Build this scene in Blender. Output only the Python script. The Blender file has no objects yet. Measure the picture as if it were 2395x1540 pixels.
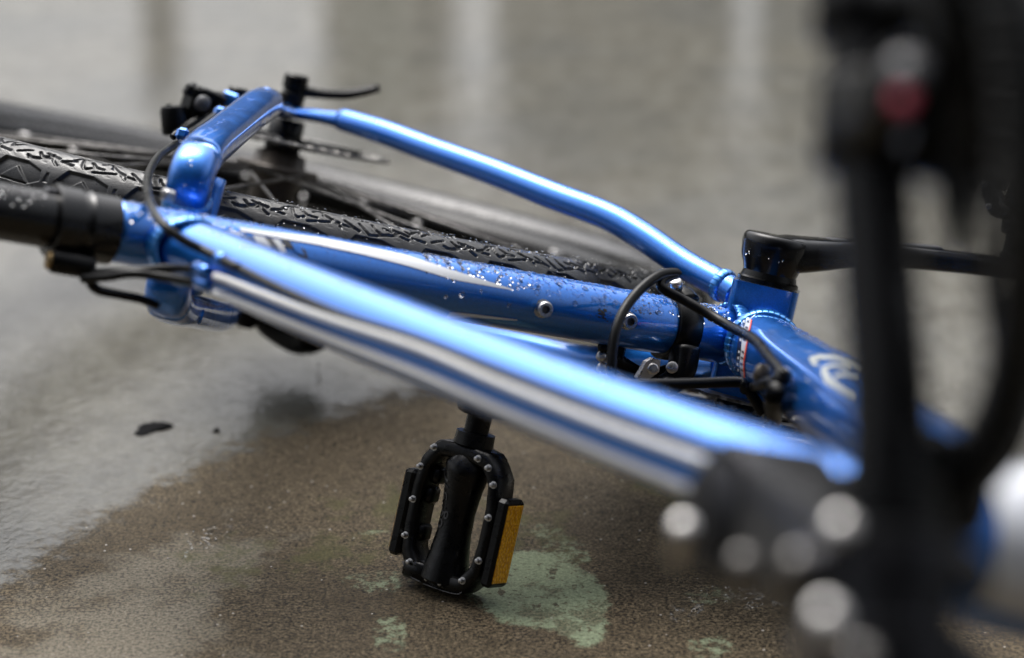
import bpy, math, random
import numpy as np
from mathutils import Vector, Matrix

random.seed(7); rng = np.random.default_rng(11)
SC = bpy.context.scene
COL = SC.collection
PI = math.pi

# ------------------------------------------------------------------ camera
PITCH = math.radians(20.75)          # looking down at the wet pavement
CAM_H = 0.6820
cam_d = bpy.data.cameras.new("camera"); cam = bpy.data.objects.new("camera", cam_d); COL.objects.link(cam)
cam.location = (0, 0, CAM_H); cam.rotation_euler = (PI / 2 - PITCH, 0, 0)
cam_d.sensor_width = 36.0; cam_d.lens = 85.62; cam_d.clip_start = 0.02; cam_d.clip_end = 500
cam_d.dof.use_dof = True; cam_d.dof.focus_distance = 1.50; cam_d.dof.aperture_fstop = 3.4; cam_d.dof.aperture_blades = 0
SC.camera = cam

# ------------------------------------------------------------------ world: overcast daylight
SUN_EL, SUN_AZ = math.radians(62), math.radians(-20)     # soft sun high up behind the cloud, beyond the bicycle
w = bpy.data.worlds.new("World"); SC.world = w; w.use_nodes = True
nt = w.node_tree; nt.nodes.clear()
def wn(t, **k):
    n = nt.nodes.new(t)
    for a, b in k.items(): setattr(n, a, b)
    return n
sky = wn('ShaderNodeTexSky', sky_type='NISHITA', sun_disc=False)
sky.sun_elevation = SUN_EL; sky.sun_rotation = SUN_AZ
sky.dust_density = 6.0; sky.air_density = 1.0; sky.ozone_density = 1.0
hs = wn('ShaderNodeHueSaturation'); hs.inputs['Saturation'].default_value = 0.26
geo = wn('ShaderNodeNewGeometry'); sep = wn('ShaderNodeSeparateXYZ')
# cloud cover: brighter overhead and beyond the bicycle, dim towards the low horizon behind the viewer
mz = wn('ShaderNodeMapRange'); mz.inputs[1].default_value = -0.02; mz.inputs[2].default_value = 0.50
mz.inputs[3].default_value = 0.9; mz.inputs[4].default_value = 3.0; mz.interpolation_type = 'SMOOTHSTEP'
my = wn('ShaderNodeMapRange'); my.inputs[1].default_value = -0.85; my.inputs[2].default_value = 0.10
my.inputs[3].default_value = 0.03; my.inputs[4].default_value = 1.0; my.interpolation_type = 'SMOOTHSTEP'
clo = wn('ShaderNodeTexNoise'); clo.inputs['Scale'].default_value = 2.2; clo.inputs['Detail'].default_value = 5
mc = wn('ShaderNodeMapRange'); mc.inputs[1].default_value = 0.3; mc.inputs[2].default_value = 0.7
mc.inputs[3].default_value = 0.8; mc.inputs[4].default_value = 1.15
m1 = wn('ShaderNodeMath', operation='MULTIPLY'); m2 = wn('ShaderNodeMath', operation='MULTIPLY')
mul = wn('ShaderNodeVectorMath', operation='SCALE')
bg = wn('ShaderNodeBackground'); bg.inputs['Strength'].default_value = 0.10
out = wn('ShaderNodeOutputWorld')
L = nt.links.new
tcw = wn('ShaderNodeTexCoord')
L(tcw.outputs['Generated'], sep.inputs[0]); L(tcw.outputs['Generated'], clo.inputs['Vector'])
L(sep.outputs['Z'], mz.inputs[0]); L(sep.outputs['Y'], my.inputs[0]); L(clo.outputs['Fac'], mc.inputs[0])
L(mz.outputs[0], m1.inputs[0]); L(my.outputs[0], m1.inputs[1]); L(m1.outputs[0], m2.inputs[0]); L(mc.outputs[0], m2.inputs[1])
L(sky.outputs[0], hs.inputs['Color']); L(hs.outputs[0], mul.inputs[0]); L(m2.outputs[0], mul.inputs['Scale'])
L(mul.outputs[0], bg.inputs['Color']); L(bg.outputs[0], out.inputs['Surface'])

sun_d = bpy.data.lights.new("sun", 'SUN'); sun = bpy.data.objects.new("sun", sun_d); COL.objects.link(sun)
sun_d.energy = 0.7; sun_d.angle = math.radians(40); sun_d.color = (1.0, 0.97, 0.92)
sd = Vector((math.sin(SUN_AZ) * math.cos(SUN_EL), math.cos(SUN_AZ) * math.cos(SUN_EL), math.sin(SUN_EL)))
sun.rotation_euler = sd.to_track_quat('Z', 'Y').to_euler()

vs = SC.view_settings
vs.view_transform = 'Standard'; vs.look = 'None'; vs.exposure = 0.15; vs.gamma = 1.0; vs.use_curve_mapping = False
SC.render.engine = 'CYCLES'
SC.cycles.use_denoising = True; SC.cycles.max_bounces = 8; SC.cycles.sample_clamp_indirect = 6
SC.render.film_transparent = False

# ------------------------------------------------------------------ where the bicycle lies
# bicycle coordinates: s along the seat tube towards the saddle, r rearward across it, n towards the bicycle's left side (upward here)
RM = np.array([[-0.8610734307716764, -0.4611680051302735, 0.21418827667092122],
               [-0.14220779622399748, -0.186012209980602, -0.9722018311190566],
               [-0.488190013736669, 0.8675964089265795, -0.09458848611482511]])
TV = np.array([0.15314940151682363, 0.0075857551492438426, 1.5401623697224522])
FPX, PW, PH = 5696.23, 2395.0, 1540.0
CB = -RM.T @ TV
sp_, cp_ = math.sin(PITCH), math.cos(PITCH)
CW = np.array([[1, 0, 0], [0, -sp_, cp_], [0, -cp_, -sp_]])      # camera axes (right, down, forward) in world
def ray(px, py): return RM.T @ np.array([(px - PW / 2) / FPX, (py - PH / 2) / FPX, 1.0])
def on_n(px, py, n):
    d = ray(px, py); return CB + (n - CB[2]) / d[2] * d
def on_r(px, py, r):
    d = ray(px, py); return CB + (r - CB[1]) / d[1] * d
def on_s(px, py, s):
    d = ray(px, py); return CB + (s - CB[0]) / d[0] * d
def on_wall(px, py, p0, dr):
    nn = np.array([dr[1], -dr[0], 0.0]); d = ray(px, py); return CB + (nn @ (np.array(p0) - CB)) / (nn @ d) * d
def on_ground(px, py):
    d = CW @ np.array([(px - PW / 2) / FPX, (py - PH / 2) / FPX, 1.0]); k = -CAM_H / d[2]; return d[0] * k, d[1] * k
def on_cyl(px, py, p0, p1, rad):
    """first hit of the sight line with a round tube: distance along the tube and the angle round it"""
    p0 = np.array(p0, float); p1 = np.array(p1, float); a = (p1 - p0) / np.linalg.norm(p1 - p0)
    d = ray(px, py); d = d / np.linalg.norm(d); o = CB - p0
    dp = d - (d @ a) * a; op = o - (o @ a) * a
    A, B, C_ = dp @ dp, 2 * dp @ op, op @ op - rad * rad
    disc = max(B * B - 4 * A * C_, 0.0); k = (-B - math.sqrt(disc)) / (2 * A)
    h = o + k * d; x = h @ a; q = h - x * a
    e1, e2 = tube_axes(a); return x, math.atan2(q @ e2, q @ e1)
def tube_axes(a):
    n = np.array([0, 0, 1.0]); e2 = n - (n @ a) * a
    if np.linalg.norm(e2) < 1e-3: e2 = np.array([1.0, 0, 0]) - a[0] * a
    e2 = e2 / np.linalg.norm(e2); e1 = np.cross(a, e2)
    if e1[1] > 0: e1 = -e1            # e1 towards the viewer's side (forward), e2 towards the bicycle's left
    return e1, e2
bike_m = Matrix.Identity(4)
_rot = CW @ RM
_loc = CW @ TV + np.array([0, 0, CAM_H])
for i in range(3):                    # local axes of the bicycle object are (r, s, n)
    bike_m[i][0], bike_m[i][1], bike_m[i][2], bike_m[i][3] = _rot[i, 1], _rot[i, 0], _rot[i, 2], _loc[i]
def to_world(p): return _rot @ np.asarray(p) + _loc

# ------------------------------------------------------------------ materials
def mat(name, base, rough=0.5, metal=0.0, coat=0.0, coat_r=0.05, spec=0.5, bump=0.0, bscale=400, rvar=0.0, rscale=60, cvar=0.0, cscale=40, c2=None, ior=1.5):
    m = bpy.data.materials.new(name); m.use_nodes = True
    t = m.node_tree; b = t.nodes['Principled BSDF']; K = t.links.new
    b.inputs['Base Color'].default_value = (*base, 1); b.inputs['Roughness'].default_value = rough
    b.inputs['Metallic'].default_value = metal; b.inputs['Coat Weight'].default_value = coat
    b.inputs['Coat Roughness'].default_value = coat_r; b.inputs['Coat IOR'].default_value = 1.7 if name.startswith('blue') else 1.5; b.inputs['Specular IOR Level'].default_value = spec; b.inputs['IOR'].default_value = ior
    tc = t.nodes.new('ShaderNodeTexCoord')
    def noise(sc, det=4):
        n = t.nodes.new('ShaderNodeTexNoise'); n.inputs['Scale'].default_value = sc; n.inputs['Detail'].default_value = det
        K(tc.outputs['Object'], n.inputs['Vector']); return n
    if rvar:
        n = noise(rscale); r = t.nodes.new('ShaderNodeMapRange'); r.inputs[1].default_value = .3; r.inputs[2].default_value = .7
        r.inputs[3].default_value = max(rough - rvar, 0.02); r.inputs[4].default_value = rough + rvar
        K(n.outputs['Fac'], r.inputs[0]); K(r.outputs[0], b.inputs['Roughness'])
    if cvar or c2:
        n = noise(cscale, 6); r = t.nodes.new('ShaderNodeValToRGB')
        lo = c2 if c2 else tuple(c * (1 - cvar) for c in base); hi = base if c2 else tuple(min(1, c * (1 + cvar)) for c in base)
        r.color_ramp.elements[0].position = .35; r.color_ramp.elements[1].position = .65
        r.color_ramp.elements[0].color = (*lo, 1); r.color_ramp.elements[1].color = (*hi, 1)
        K(n.outputs['Fac'], r.inputs[0]); K(r.outputs[0], b.inputs['Base Color'])
    if bump:
        n = noise(bscale); bp = t.nodes.new('ShaderNodeBump'); bp.inputs['Strength'].default_value = bump; bp.inputs['Distance'].default_value = 0.001
        K(n.outputs['Fac'], bp.inputs['Height']); K(bp.outputs[0], b.inputs['Normal'])
    return m
M = {}
M['blue'] = mat('blue_metallic_paint', (0.013, 0.175, 0.64), rough=.37, metal=.82, coat=1.0, coat_r=.05, rvar=.06, rscale=90, cvar=.12, cscale=900)
M['weld'] = mat('painted_weld', (0.03, 0.22, 0.62), rough=.30, metal=.7, coat=1.0, coat_r=.05)
M['white'] = mat('white_decal', (0.78, 0.80, 0.82), rough=.35, coat=1.0, cvar=.04)
M['panel'] = mat('painted_pale_sheen', (0.62, 0.64, 0.68), rough=.3, metal=.2, coat=1.0)  # pale colour painted in for the bright sheen on the head tube
M['grey_dec'] = mat('grey_decal', (0.10, 0.10, 0.11), rough=.35, coat=1.0)
M['black_dec'] = mat('black_decal', (0.015, 0.017, 0.022), rough=.35, coat=1.0)
M['red_dec'] = mat('red_decal', (0.65, 0.06, 0.02), rough=.4)
M['gold_dec'] = mat('silver_swoosh_decal', (0.55, 0.58, 0.56), rough=.4, coat=1.0)
M['anod'] = mat('black_anodised_alloy', (0.0014, 0.0014, 0.0017), rough=.27, metal=0, spec=.22, rvar=.08, bump=.03, bscale=900)
M['post'] = mat('glossy_black_seat_post', (0.0014, 0.0014, 0.0017), rough=.24, spec=.55, rvar=.08)
M['stem'] = mat('dark_alloy_stem', (0.035, 0.035, 0.038), rough=.40, metal=1.0, rvar=.08)
M['plastic'] = mat('black_plastic', (0.0014, 0.0015, 0.0018), rough=.33, spec=.2, rvar=.1, bump=.08, bscale=500)
M['satin'] = mat('worn_black_pedal', (0.0018, 0.0018, 0.002), rough=.32, spec=.3, rvar=.12, rscale=150, bump=.15, bscale=500)
M['letter'] = mat('rubbed_letter', (0.030, 0.030, 0.032), rough=.35, spec=.5)
M['worn'] = mat('bare_worn_edge', (0.16, 0.16, 0.165), rough=.5, metal=.6, cvar=.6, cscale=300)
M['crank'] = mat('glossy_black_crank', (0.0022, 0.0024, 0.003), rough=.22, metal=0, spec=.35, rvar=.08, bump=.05, bscale=300)
M['hose'] = mat('black_cable_housing', (0.0055, 0.0062, 0.0065), rough=.34, spec=.3, rvar=.1, bump=.1, bscale=700)
M['sheath'] = mat('silver_cable_sheath', (0.60, 0.61, 0.62), rough=.45)
M['rubber'] = mat('tyre_rubber', (0.018, 0.0182, 0.019), rough=.36, spec=.60, rvar=.14, rscale=160, bump=.15, bscale=900, cvar=.35, cscale=70)
M['steel'] = mat('brushed_steel', (0.55, 0.54, 0.53), rough=.32, metal=1.0, rvar=.1, rscale=300)
M['dsteel'] = mat('dark_steel', (0.16, 0.155, 0.15), rough=.42, metal=1.0, rvar=.12, cvar=.4, cscale=120)
M['rotor'] = mat('wet_rotor_steel', (0.20, 0.195, 0.185), rough=.4, metal=.9, rvar=.1, cvar=.3, cscale=90)
M['rust'] = mat('rusty_chain', (0.085, 0.052, 0.030), rough=.6, metal=.4, cvar=.6, cscale=300, bump=.4, bscale=900)
M['hubm'] = mat('dirty_hub', (0.055, 0.045, 0.036), rough=.45, metal=.3, cvar=.4, cscale=60)
M['brass'] = mat('brass_nut', (0.42, 0.30, 0.15), rough=.4, metal=.8)
M['seat'] = mat('saddle_cover', (0.012, 0.012, 0.013), rough=.5, bump=.2, bscale=700)
M['smoke'] = mat('smoky_guard_disc', (0.10, 0.09, 0.08), rough=.3, spec=.5)
M['red'] = mat('red_indicator', (0.60, 0.05, 0.10), rough=.3, coat=1.0)
M['grey'] = mat('grey_plastic', (0.05, 0.052, 0.06), rough=.4)
M['leaf'] = mat('wet_black_leaf', (0.002, 0.0023, 0.0028), rough=.7, spec=.05, bump=.4, bscale=200)
M['fork'] = mat('silver_fork', (0.50, 0.52, 0.56), rough=.3, metal=.6, coat=.8)
def amber():
    m = mat('amber_reflector', (0.55, 0.20, 0.008), rough=.3, coat=.25, coat_r=.05, spec=.3)
    t = m.node_tree; b = t.nodes['Principled BSDF']; K = t.links.new
    tc = t.nodes.new('ShaderNodeTexCoord'); v = t.nodes.new('ShaderNodeTexVoronoi'); v.inputs['Scale'].default_value = 520
    K(tc.outputs['Object'], v.inputs['Vector'])
    r = t.nodes.new('ShaderNodeValToRGB'); r.color_ramp.elements[0].color = (0.98, 0.52, 0.012, 1); r.color_ramp.elements[1].color = (0.62, 0.25, 0.004, 1)
    r.color_ramp.elements[1].position = .75
    K(v.outputs['Distance'], r.inputs[0]); K(r.outputs[0], b.inputs['Base Color'])
    bp = t.nodes.new('ShaderNodeBump'); bp.inputs['Strength'].default_value = .6; bp.inputs['Distance'].default_value = .001
    K(v.outputs['Distance'], bp.inputs['Height']); K(bp.outputs[0], b.inputs['Normal']); return m
M['amber'] = amber()
def water():
    m = bpy.data.materials.new('rain_water'); m.use_nodes = True; b = m.node_tree.nodes['Principled BSDF']
    b.inputs['Base Color'].default_value = (1, 1, 1, 1); b.inputs['Roughness'].default_value = 0.0
    b.inputs['Transmission Weight'].default_value = 1.0; b.inputs['IOR'].default_value = 1.33; b.inputs['Roughness'].default_value = .06; return m
M['water'] = water()

# ------------------------------------------------------------------ mesh builders (points given in bicycle coordinates s, r, n)
class MB:
    def __init__(self): self.v = []; self.f = []; self.n = 0; self.sm = []
    def add(self, V, F, smooth=True):
        V = np.asarray(V, float); self.v.append(V)
        for q in F: self.f.append(tuple(int(i) + self.n for i in q)); self.sm.append(smooth)
        self.n += len(V); return self
    def build(self, name, material, parent, raw=False, sharp=None):
        V = np.concatenate(self.v); 
        if not raw: V = V[:, [1, 0, 2]]
        me = bpy.data.meshes.new(name); me.from_pydata(V.tolist(), [], self.f)
        me.polygons.foreach_set('use_smooth', self.sm); me.validate()
        import bmesh
        bm = bmesh.new(); bm.from_mesh(me); bmesh.ops.recalc_face_normals(bm, faces=bm.faces); bm.to_mesh(me); bm.free()
        if sharp is not None and hasattr(me, 'set_sharp_from_angle'): me.set_sharp_from_angle(angle=math.radians(sharp))
        me.update(); me.materials.append(material)
        o = bpy.data.objects.new(name, me); COL.objects.link(o); o.parent = parent; return o
def smooth_path(P, k=8):
    """Catmull-Rom through control points"""
    P = np.asarray(P, float)
    if len(P) == 2: return np.array([P[0] + (P[1] - P[0]) * i / k for i in range(k + 1)])
    Q = np.vstack([2 * P[0] - P[1], P, 2 * P[-1] - P[-2]]); o = []
    for i in range(1, len(Q) - 2):
        for j in range(k):
            t = j / k; a, b, c, d = Q[i - 1], Q[i], Q[i + 1], Q[i + 2]
            o.append(.5 * ((2 * b) + (-a + c) * t + (2 * a - 5 * b + 4 * c - d) * t * t + (-a + 3 * b - 3 * c + d) * t ** 3))
    o.append(P[-1]); return np.array(o)
def frames(P, ref=(0, 0, 1.0)):
    T = np.gradient(P, axis=0); T /= np.linalg.norm(T, axis=1)[:, None]
    r = np.array(ref, float); N = []
    for i, t in enumerate(T):
        e = r - (r @ t) * t
        if np.linalg.norm(e) < .15: e = (N[-1] - (N[-1] @ t) * t) if N else np.array([1.0, .3, 0]) - (np.array([1.0, .3, 0]) @ t) * t
        e /= np.linalg.norm(e)
        N.append(e)
    N = np.array(N); return T, N, np.cross(T, N)
def tube(mb, P, ra, rb=None, seg=16, k=8, cap=True, power=2.0, ref=(0, 0, 1.0), raw_path=False):
    """tube of radius ra (towards ref) and rb (across), each a number or one value per control point"""
    n0 = len(P); Q = np.asarray(P, float) if raw_path else smooth_path(P, k)
    def ex(a):
        if np.isscalar(a): return np.full(len(Q), a)
        return np.interp(np.linspace(0, n0 - 1, len(Q)), np.arange(n0), a)
    ra_ = ex(ra); rb_ = ex(ra if rb is None else rb)
    T, N, B = frames(Q, ref); th = np.arange(seg) * 2 * PI / seg
    c, s = np.cos(th), np.sin(th); e = 2.0 / power
    c = np.sign(c) * abs(c) ** e; s = np.sign(s) * abs(s) ** e
    V = (Q[:, None, :] + ra_[:, None, None] * c[None, :, None] * N[:, None, :] + rb_[:, None, None] * s[None, :, None] * B[:, None, :]).reshape(-1, 3)
    F = [(i * seg + j, i * seg + (j + 1) % seg, (i + 1) * seg + (j + 1) % seg, (i + 1) * seg + j) for i in range(len(Q) - 1) for j in range(seg)]
    if cap: F += [tuple(range(seg))[::-1], tuple((len(Q) - 1) * seg + j for j in range(seg))]
    mb.add(V, F); return mb
def lathe(mb, p0, axis, prof, seg=28, cap=True):
    """prof: list of (distance along axis, radius)"""
    a = np.array(axis, float); a /= np.linalg.norm(a); e1, e2 = tube_axes(a); p0 = np.array(p0, float)
    th = np.arange(seg) * 2 * PI / seg
    V = np.concatenate([p0 + a * x + r * (np.cos(th)[:, None] * e1 + np.sin(th)[:, None] * e2) for x, r in prof])
    F = [(i * seg + j, i * seg + (j + 1) % seg, (i + 1) * seg + (j + 1) % seg, (i + 1) * seg + j) for i in range(len(prof) - 1) for j in range(seg)]
    if cap: F += [tuple(range(seg))[::-1], tuple((len(prof) - 1) * seg + j for j in range(seg))]
    mb.add(V, F); return mb
def box(mb, c, ax, half, bev=.12):
    """bevelled box; ax: three axis vectors"""
    c = np.array(c, float); ax = [np.array(a, float) / np.linalg.norm(a) for a in ax]; h = np.array(half, float); b = min(h) * bev * 2
    import itertools
    idx = {}; V = []
    for sx, sy, sz in itertools.product((-1, 1), repeat=3):
        sg = (sx, sy, sz)
        for k in range(3):
            q = [sg[i] * (h[i] if i == k else h[i] - b) for i in range(3)]
            idx[(sg, k)] = len(V); V.append(c + sum(q[i] * ax[i] for i in range(3)))
    F = []
    for k in range(3):
        i, j = [x for x in range(3) if x != k]
        for s in (-1, 1):
            q = []
            for (a, d) in ((-1, -1), (1, -1), (1, 1), (-1, 1)):
                sg = [0, 0, 0]; sg[k] = s; sg[i] = a; sg[j] = d; q.append(idx[(tuple(sg), k)])
            F.append(tuple(q))
        for a in (-1, 1):                       # edges along k
            for d in (-1, 1):
                sg0 = [0, 0, 0]; sg0[i] = a; sg0[j] = d; s0 = list(sg0); s1 = list(sg0); s0[k] = -1; s1[k] = 1
                F.append((idx[(tuple(s0), i)], idx[(tuple(s1), i)], idx[(tuple(s1), j)], idx[(tuple(s0), j)]))
    for sg in itertools.product((-1, 1), repeat=3): F.append(tuple(idx[(sg, k)] for k in range(3)))
    mb.add(V, F, False); return mb
def prism(mb, pts, c, ex, ey, ez, z0, z1, smooth=False):
    """extruded polygon"""
    c = np.array(c, float); ex, ey, ez = (np.array(a, float) for a in (ex, ey, ez)); n = len(pts)
    V = [c + x * ex + y * ey + z * ez for z in (z0, z1) for x, y in pts]
    F = [(i, (i + 1) % n, n + (i + 1) % n, n + i) for i in range(n)] + [tuple(range(n))[::-1], tuple(range(n, 2 * n))]
    mb.add(V, F, smooth); return mb
def surf_patch(mb, p0, p1, rad, xs, lo, hi, off=.0004, m=6):
    """strip lying on a round tube: along-tube stations xs, angle limits lo..hi at each; rad may be a function of x"""
    p0 = np.array(p0, float); p1 = np.array(p1, float); a = (p1 - p0) / np.linalg.norm(p1 - p0); e1, e2 = tube_axes(a)
    V = []
    for x, l, h in zip(xs, lo, hi):
        R_ = (rad(x) if callable(rad) else rad) + off
        for k in range(m + 1):
            ph = l + (h - l) * k / m; V.append(p0 + a * x + R_ * (math.cos(ph) * e1 + math.sin(ph) * e2))
    F = [(i * (m + 1) + k, i * (m + 1) + k + 1, (i + 1) * (m + 1) + k + 1, (i + 1) * (m + 1) + k) for i in range(len(xs) - 1) for k in range(m)]
    mb.add(V, F); return mb
def weld_ring(mb, c, axis, ra, rb=None, bead=.0042, n=26, ref=None, arc=(0, 2 * PI), wav=0.0):
    """a row of overlapping weld puddles round a joint"""
    a = np.array(axis, float); a /= np.linalg.norm(a); e1, e2 = tube_axes(a); c = np.array(c, float); rb = rb or ra
    n = int(n * 1.35); K = n * 8; P = []; R_ = []
    for i in range(K + 1):
        t = arc[0] + (arc[1] - arc[0]) * i / K
        P.append(c + ra * math.cos(t) * e1 + rb * math.sin(t) * e2 + a * wav * math.cos(2 * t))
        ph = (i / 8.0) % 1.0; R_.append(bead * (.80 + .16 * (1 - ph)))
    Q = np.array(P); T = np.gradient(Q, axis=0); T /= np.linalg.norm(T, axis=1)[:, None]
    th = np.arange(10) * 2 * PI / 10; V = []
    for q, t, r in zip(Q, T, R_):
        e = a - (a @ t) * t; e /= np.linalg.norm(e); b = np.cross(t, e)
        V += [q + r * (1.55 * math.cos(u) * e + .62 * math.sin(u) * b) for u in th]
    F = [(i * 10 + j, i * 10 + (j + 1) % 10, (i + 1) * 10 + (j + 1) % 10, (i + 1) * 10 + j) for i in range(K) for j in range(10)]
    mb.add(V, F); return mb
def dome(mb, p, nrm, r, h, sq=1.0, ang=0.0):
    nrm = nrm / np.linalg.norm(nrm); t = np.cross(nrm, [0.31, 0.7, 0.2]); t /= np.linalg.norm(t); b = np.cross(nrm, t)
    t, b = math.cos(ang) * t + math.sin(ang) * b, -math.sin(ang) * t + math.cos(ang) * b
    V = []; F = []; seg = 9
    rings = ((1.0, -.25), (.97, .25), (.80, .62), (.45, .92))
    for f, z in rings:
        V += [p + r * f * (math.cos(u) * t * sq + math.sin(u) * b) + nrm * h * z for u in np.arange(seg) * 2 * PI / seg]
    V.append(p + nrm * h)
    for i in range(3): F += [(i * seg + j, i * seg + (j + 1) % seg, (i + 1) * seg + (j + 1) % seg, (i + 1) * seg + j) for j in range(seg)]
    F += [(3 * seg + j, 3 * seg + (j + 1) % seg, 4 * seg) for j in range(seg)] + [tuple(range(seg))[::-1]]
    mb.add(V, F); return mb
def wet(mb, P, rad, count, rmin=.0006, rmax=.0022, lim=(0.1, 2.6), k=10, x01=(0, 1), rb=None):
    """rain drops standing on a tube; lim: angles from the viewer's side (0) over the top (pi/2)"""
    n0 = len(P); Q = smooth_path(P, k); T, N, B = frames(Q)
    rr = np.full(len(Q), rad) if np.isscalar(rad) else np.interp(np.linspace(0, n0 - 1, len(Q)), np.arange(n0), rad)
    bb = rr if rb is None else (np.full(len(Q), rb) if np.isscalar(rb) else np.interp(np.linspace(0, n0 - 1, len(Q)), np.arange(n0), rb))
    for _ in range(count):
        x = (x01[0] + (x01[1] - x01[0]) * rng.random()) * (len(Q) - 1.001); i = int(x); f = x - i
        q = Q[i] * (1 - f) + Q[i + 1] * f; e2 = N[i]; e1 = B[i] if B[i][1] < 0 else -B[i]
        ph = rng.uniform(*lim); d = math.cos(ph) * e1 + math.sin(ph) * e2
        ra_ = rr[i] * (1 - f) + rr[i + 1] * f; rb_ = bb[i] * (1 - f) + bb[i + 1] * f
        p = q + math.cos(ph) * rb_ * e1 + math.sin(ph) * ra_ * e2
        r = min(rmax, rmin * math.exp(abs(rng.normal()) * .6)); dome(mb, p, d, r, r * rng.uniform(.17, .30), rng.uniform(.8, 1.35), rng.uniform(0, PI))
    return mb

# ------------------------------------------------------------------ the setting: wet concrete
def seg_sdf(X, Y, poly):
    """signed distance to a polygon, positive inside"""
    P = np.array(poly); D = np.full(X.shape, 1e9); inside = np.zeros(X.shape, bool); n = len(P)
    for i in range(n):
        (x0, y0), (x1, y1) = P[i], P[(i + 1) % n]; dx, dy = x1 - x0, y1 - y0
        t = np.clip(((X - x0) * dx + (Y - y0) * dy) / (dx * dx + dy * dy + 1e-12), 0, 1)
        D = np.minimum(D, np.hypot(X - x0 - t * dx, Y - y0 - t * dy))
        c = ((y0 > Y) != (y1 > Y)) & (X < (x1 - x0) * (Y - y0) / (y1 - y0 + 1e-12) + x0); inside ^= c
    return np.where(inside, D, -D)
def build_ground():
    gx = np.concatenate([-np.geomspace(40, .62, 30)[:-1], np.arange(-.60, .6001, .008), np.geomspace(.62, 40, 30)[1:]])
    gy = np.concatenate([[-40, -15, -5, -2, -.5, .3, .7], np.arange(.98, 2.6, .010), np.geomspace(2.62, 60, 30)])
    X, Y = np.meshgrid(gx, gy, indexing='ij'); nx, ny = X.shape
    V = np.stack([X, Y, np.zeros_like(X)], -1).reshape(-1, 3)
    idx = np.arange(nx * ny).reshape(nx, ny)
    F = np.stack([idx[:-1, :-1], idx[1:, :-1], idx[1:, 1:], idx[:-1, 1:]], -1).reshape(-1, 4)
    me = bpy.data.meshes.new('ground'); me.from_pydata(V.tolist(), [], F.tolist())
    def G(pts): return [on_ground(*p) for p in pts]
    def attr(name, val):
        a = me.attributes.new(name, 'FLOAT', 'POINT'); a.data.foreach_set('value', val.reshape(-1).astype(np.float32))
    # patches of old green paint
    paint = np.full(X.shape, -1.0)
    for poly in ([(1085, 1385), (1130, 1330), (1190, 1290), (1250, 1285), (1310, 1300), (1375, 1335), (1427, 1385), (1420, 1480), (1407, 1508), (1360, 1517), (1310, 1480), (1240, 1467), (1180, 1462), (1130, 1425)],
                 [(1230, 1215), (1300, 1230), (1385, 1290), (1380, 1310), (1320, 1312), (1270, 1270), (1225, 1250)],
                 [(880, 1445), (945, 1440), (955, 1525), (890, 1530), (865, 1490)],
                 [(790, 1345), (900, 1335), (960, 1345), (940, 1385), (850, 1390)],
                 [(1585, 1130), (1660, 1120), (1680, 1200), (1600, 1190)],
                 [(1590, 1395), (1680, 1370), (1760, 1400), (1650, 1420)],
                 [(1600, 1500), (1700, 1480), (1740, 1530), (1620, 1540)],
                 [(840, 1240), (920, 1232), (925, 1250), (850, 1256)]):
        q_ = seg_sdf(X, Y, G(poly)); paint = np.maximum(paint, q_ if len(poly) > 12 else np.minimum(q_, .0011) - .0006)
    attr('paint', paint * 100)
    # faint mossy staining
    moss = np.full(X.shape, -1.0)
    for poly in ([(420, 1310), (560, 1260), (640, 1270), (600, 1340), (500, 1390)], [(650, 1290), (900, 1220), (930, 1300), (700, 1350)],
                 [(780, 1180), (930, 1150), (1000, 1200), (850, 1240)], [(1380, 1040), (1620, 1120), (1640, 1200), (1540, 1190)], [(1130, 1180), (1300, 1210), (1390, 1310), (1200, 1300)]):
        moss = np.maximum(moss, seg_sdf(X, Y, G(poly)))
    attr('moss', moss * 100)
    # the standing film of rain water ends along an arc; inside it the concrete is only damp, extended unseen behind the viewer to darken reflections
    film = -seg_sdf(X, Y, G([(-900, 1900), (-60, 1440), (60, 1345), (130, 1292), (250, 1217), (420, 1122), (560, 1062), (660, 1020), (760, 985), (900, 930), (1150, 900), (1400, 930), (1750, 1010), (2100, 1100), (2600, 1150), (3200, 1900), (5200, 4000), (6000, 30000), (-5000, 30000), (-3200, 4000)]))
    attr('film', film * 100)
    pale = seg_sdf(X, Y, G([(-100, 1750), (20, 1530), (63, 1485), (130, 1426), (188, 1386), (275, 1328), (334, 1308), (393, 1280), (550, 1247), (600, 1300), (500, 1370), (470, 1445), (455, 1540), (440, 1750)]))
    attr('pale', pale * 100)
    glint = np.full(X.shape, -1.0)
    for poly in ([(1500, 1450), (1600, 1415), (1690, 1400), (1640, 1425), (1550, 1455)], [(1660, 1395), (1720, 1370), (1830, 1400), (1760, 1410)], [(470, 1250), (560, 1210), (600, 1215), (520, 1260), (440, 1290)]):
        glint = np.maximum(glint, seg_sdf(X, Y, G(poly)))
    attr('puddle', glint * 100)
    me.polygons.foreach_set('use_smooth', [True] * len(F)); me.update()
    o = bpy.data.objects.new('ground', me); COL.objects.link(o); o['kind'] = 'structure'; o['label'] = 'wet grey brown concrete with patches of worn green paint'
    m = bpy.data.materials.new('wet_concrete'); m.use_nodes = True; t = m.node_tree; K = t.links.new; b = t.nodes['Principled BSDF']
    tc = t.nodes.new('ShaderNodeTexCoord')
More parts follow.
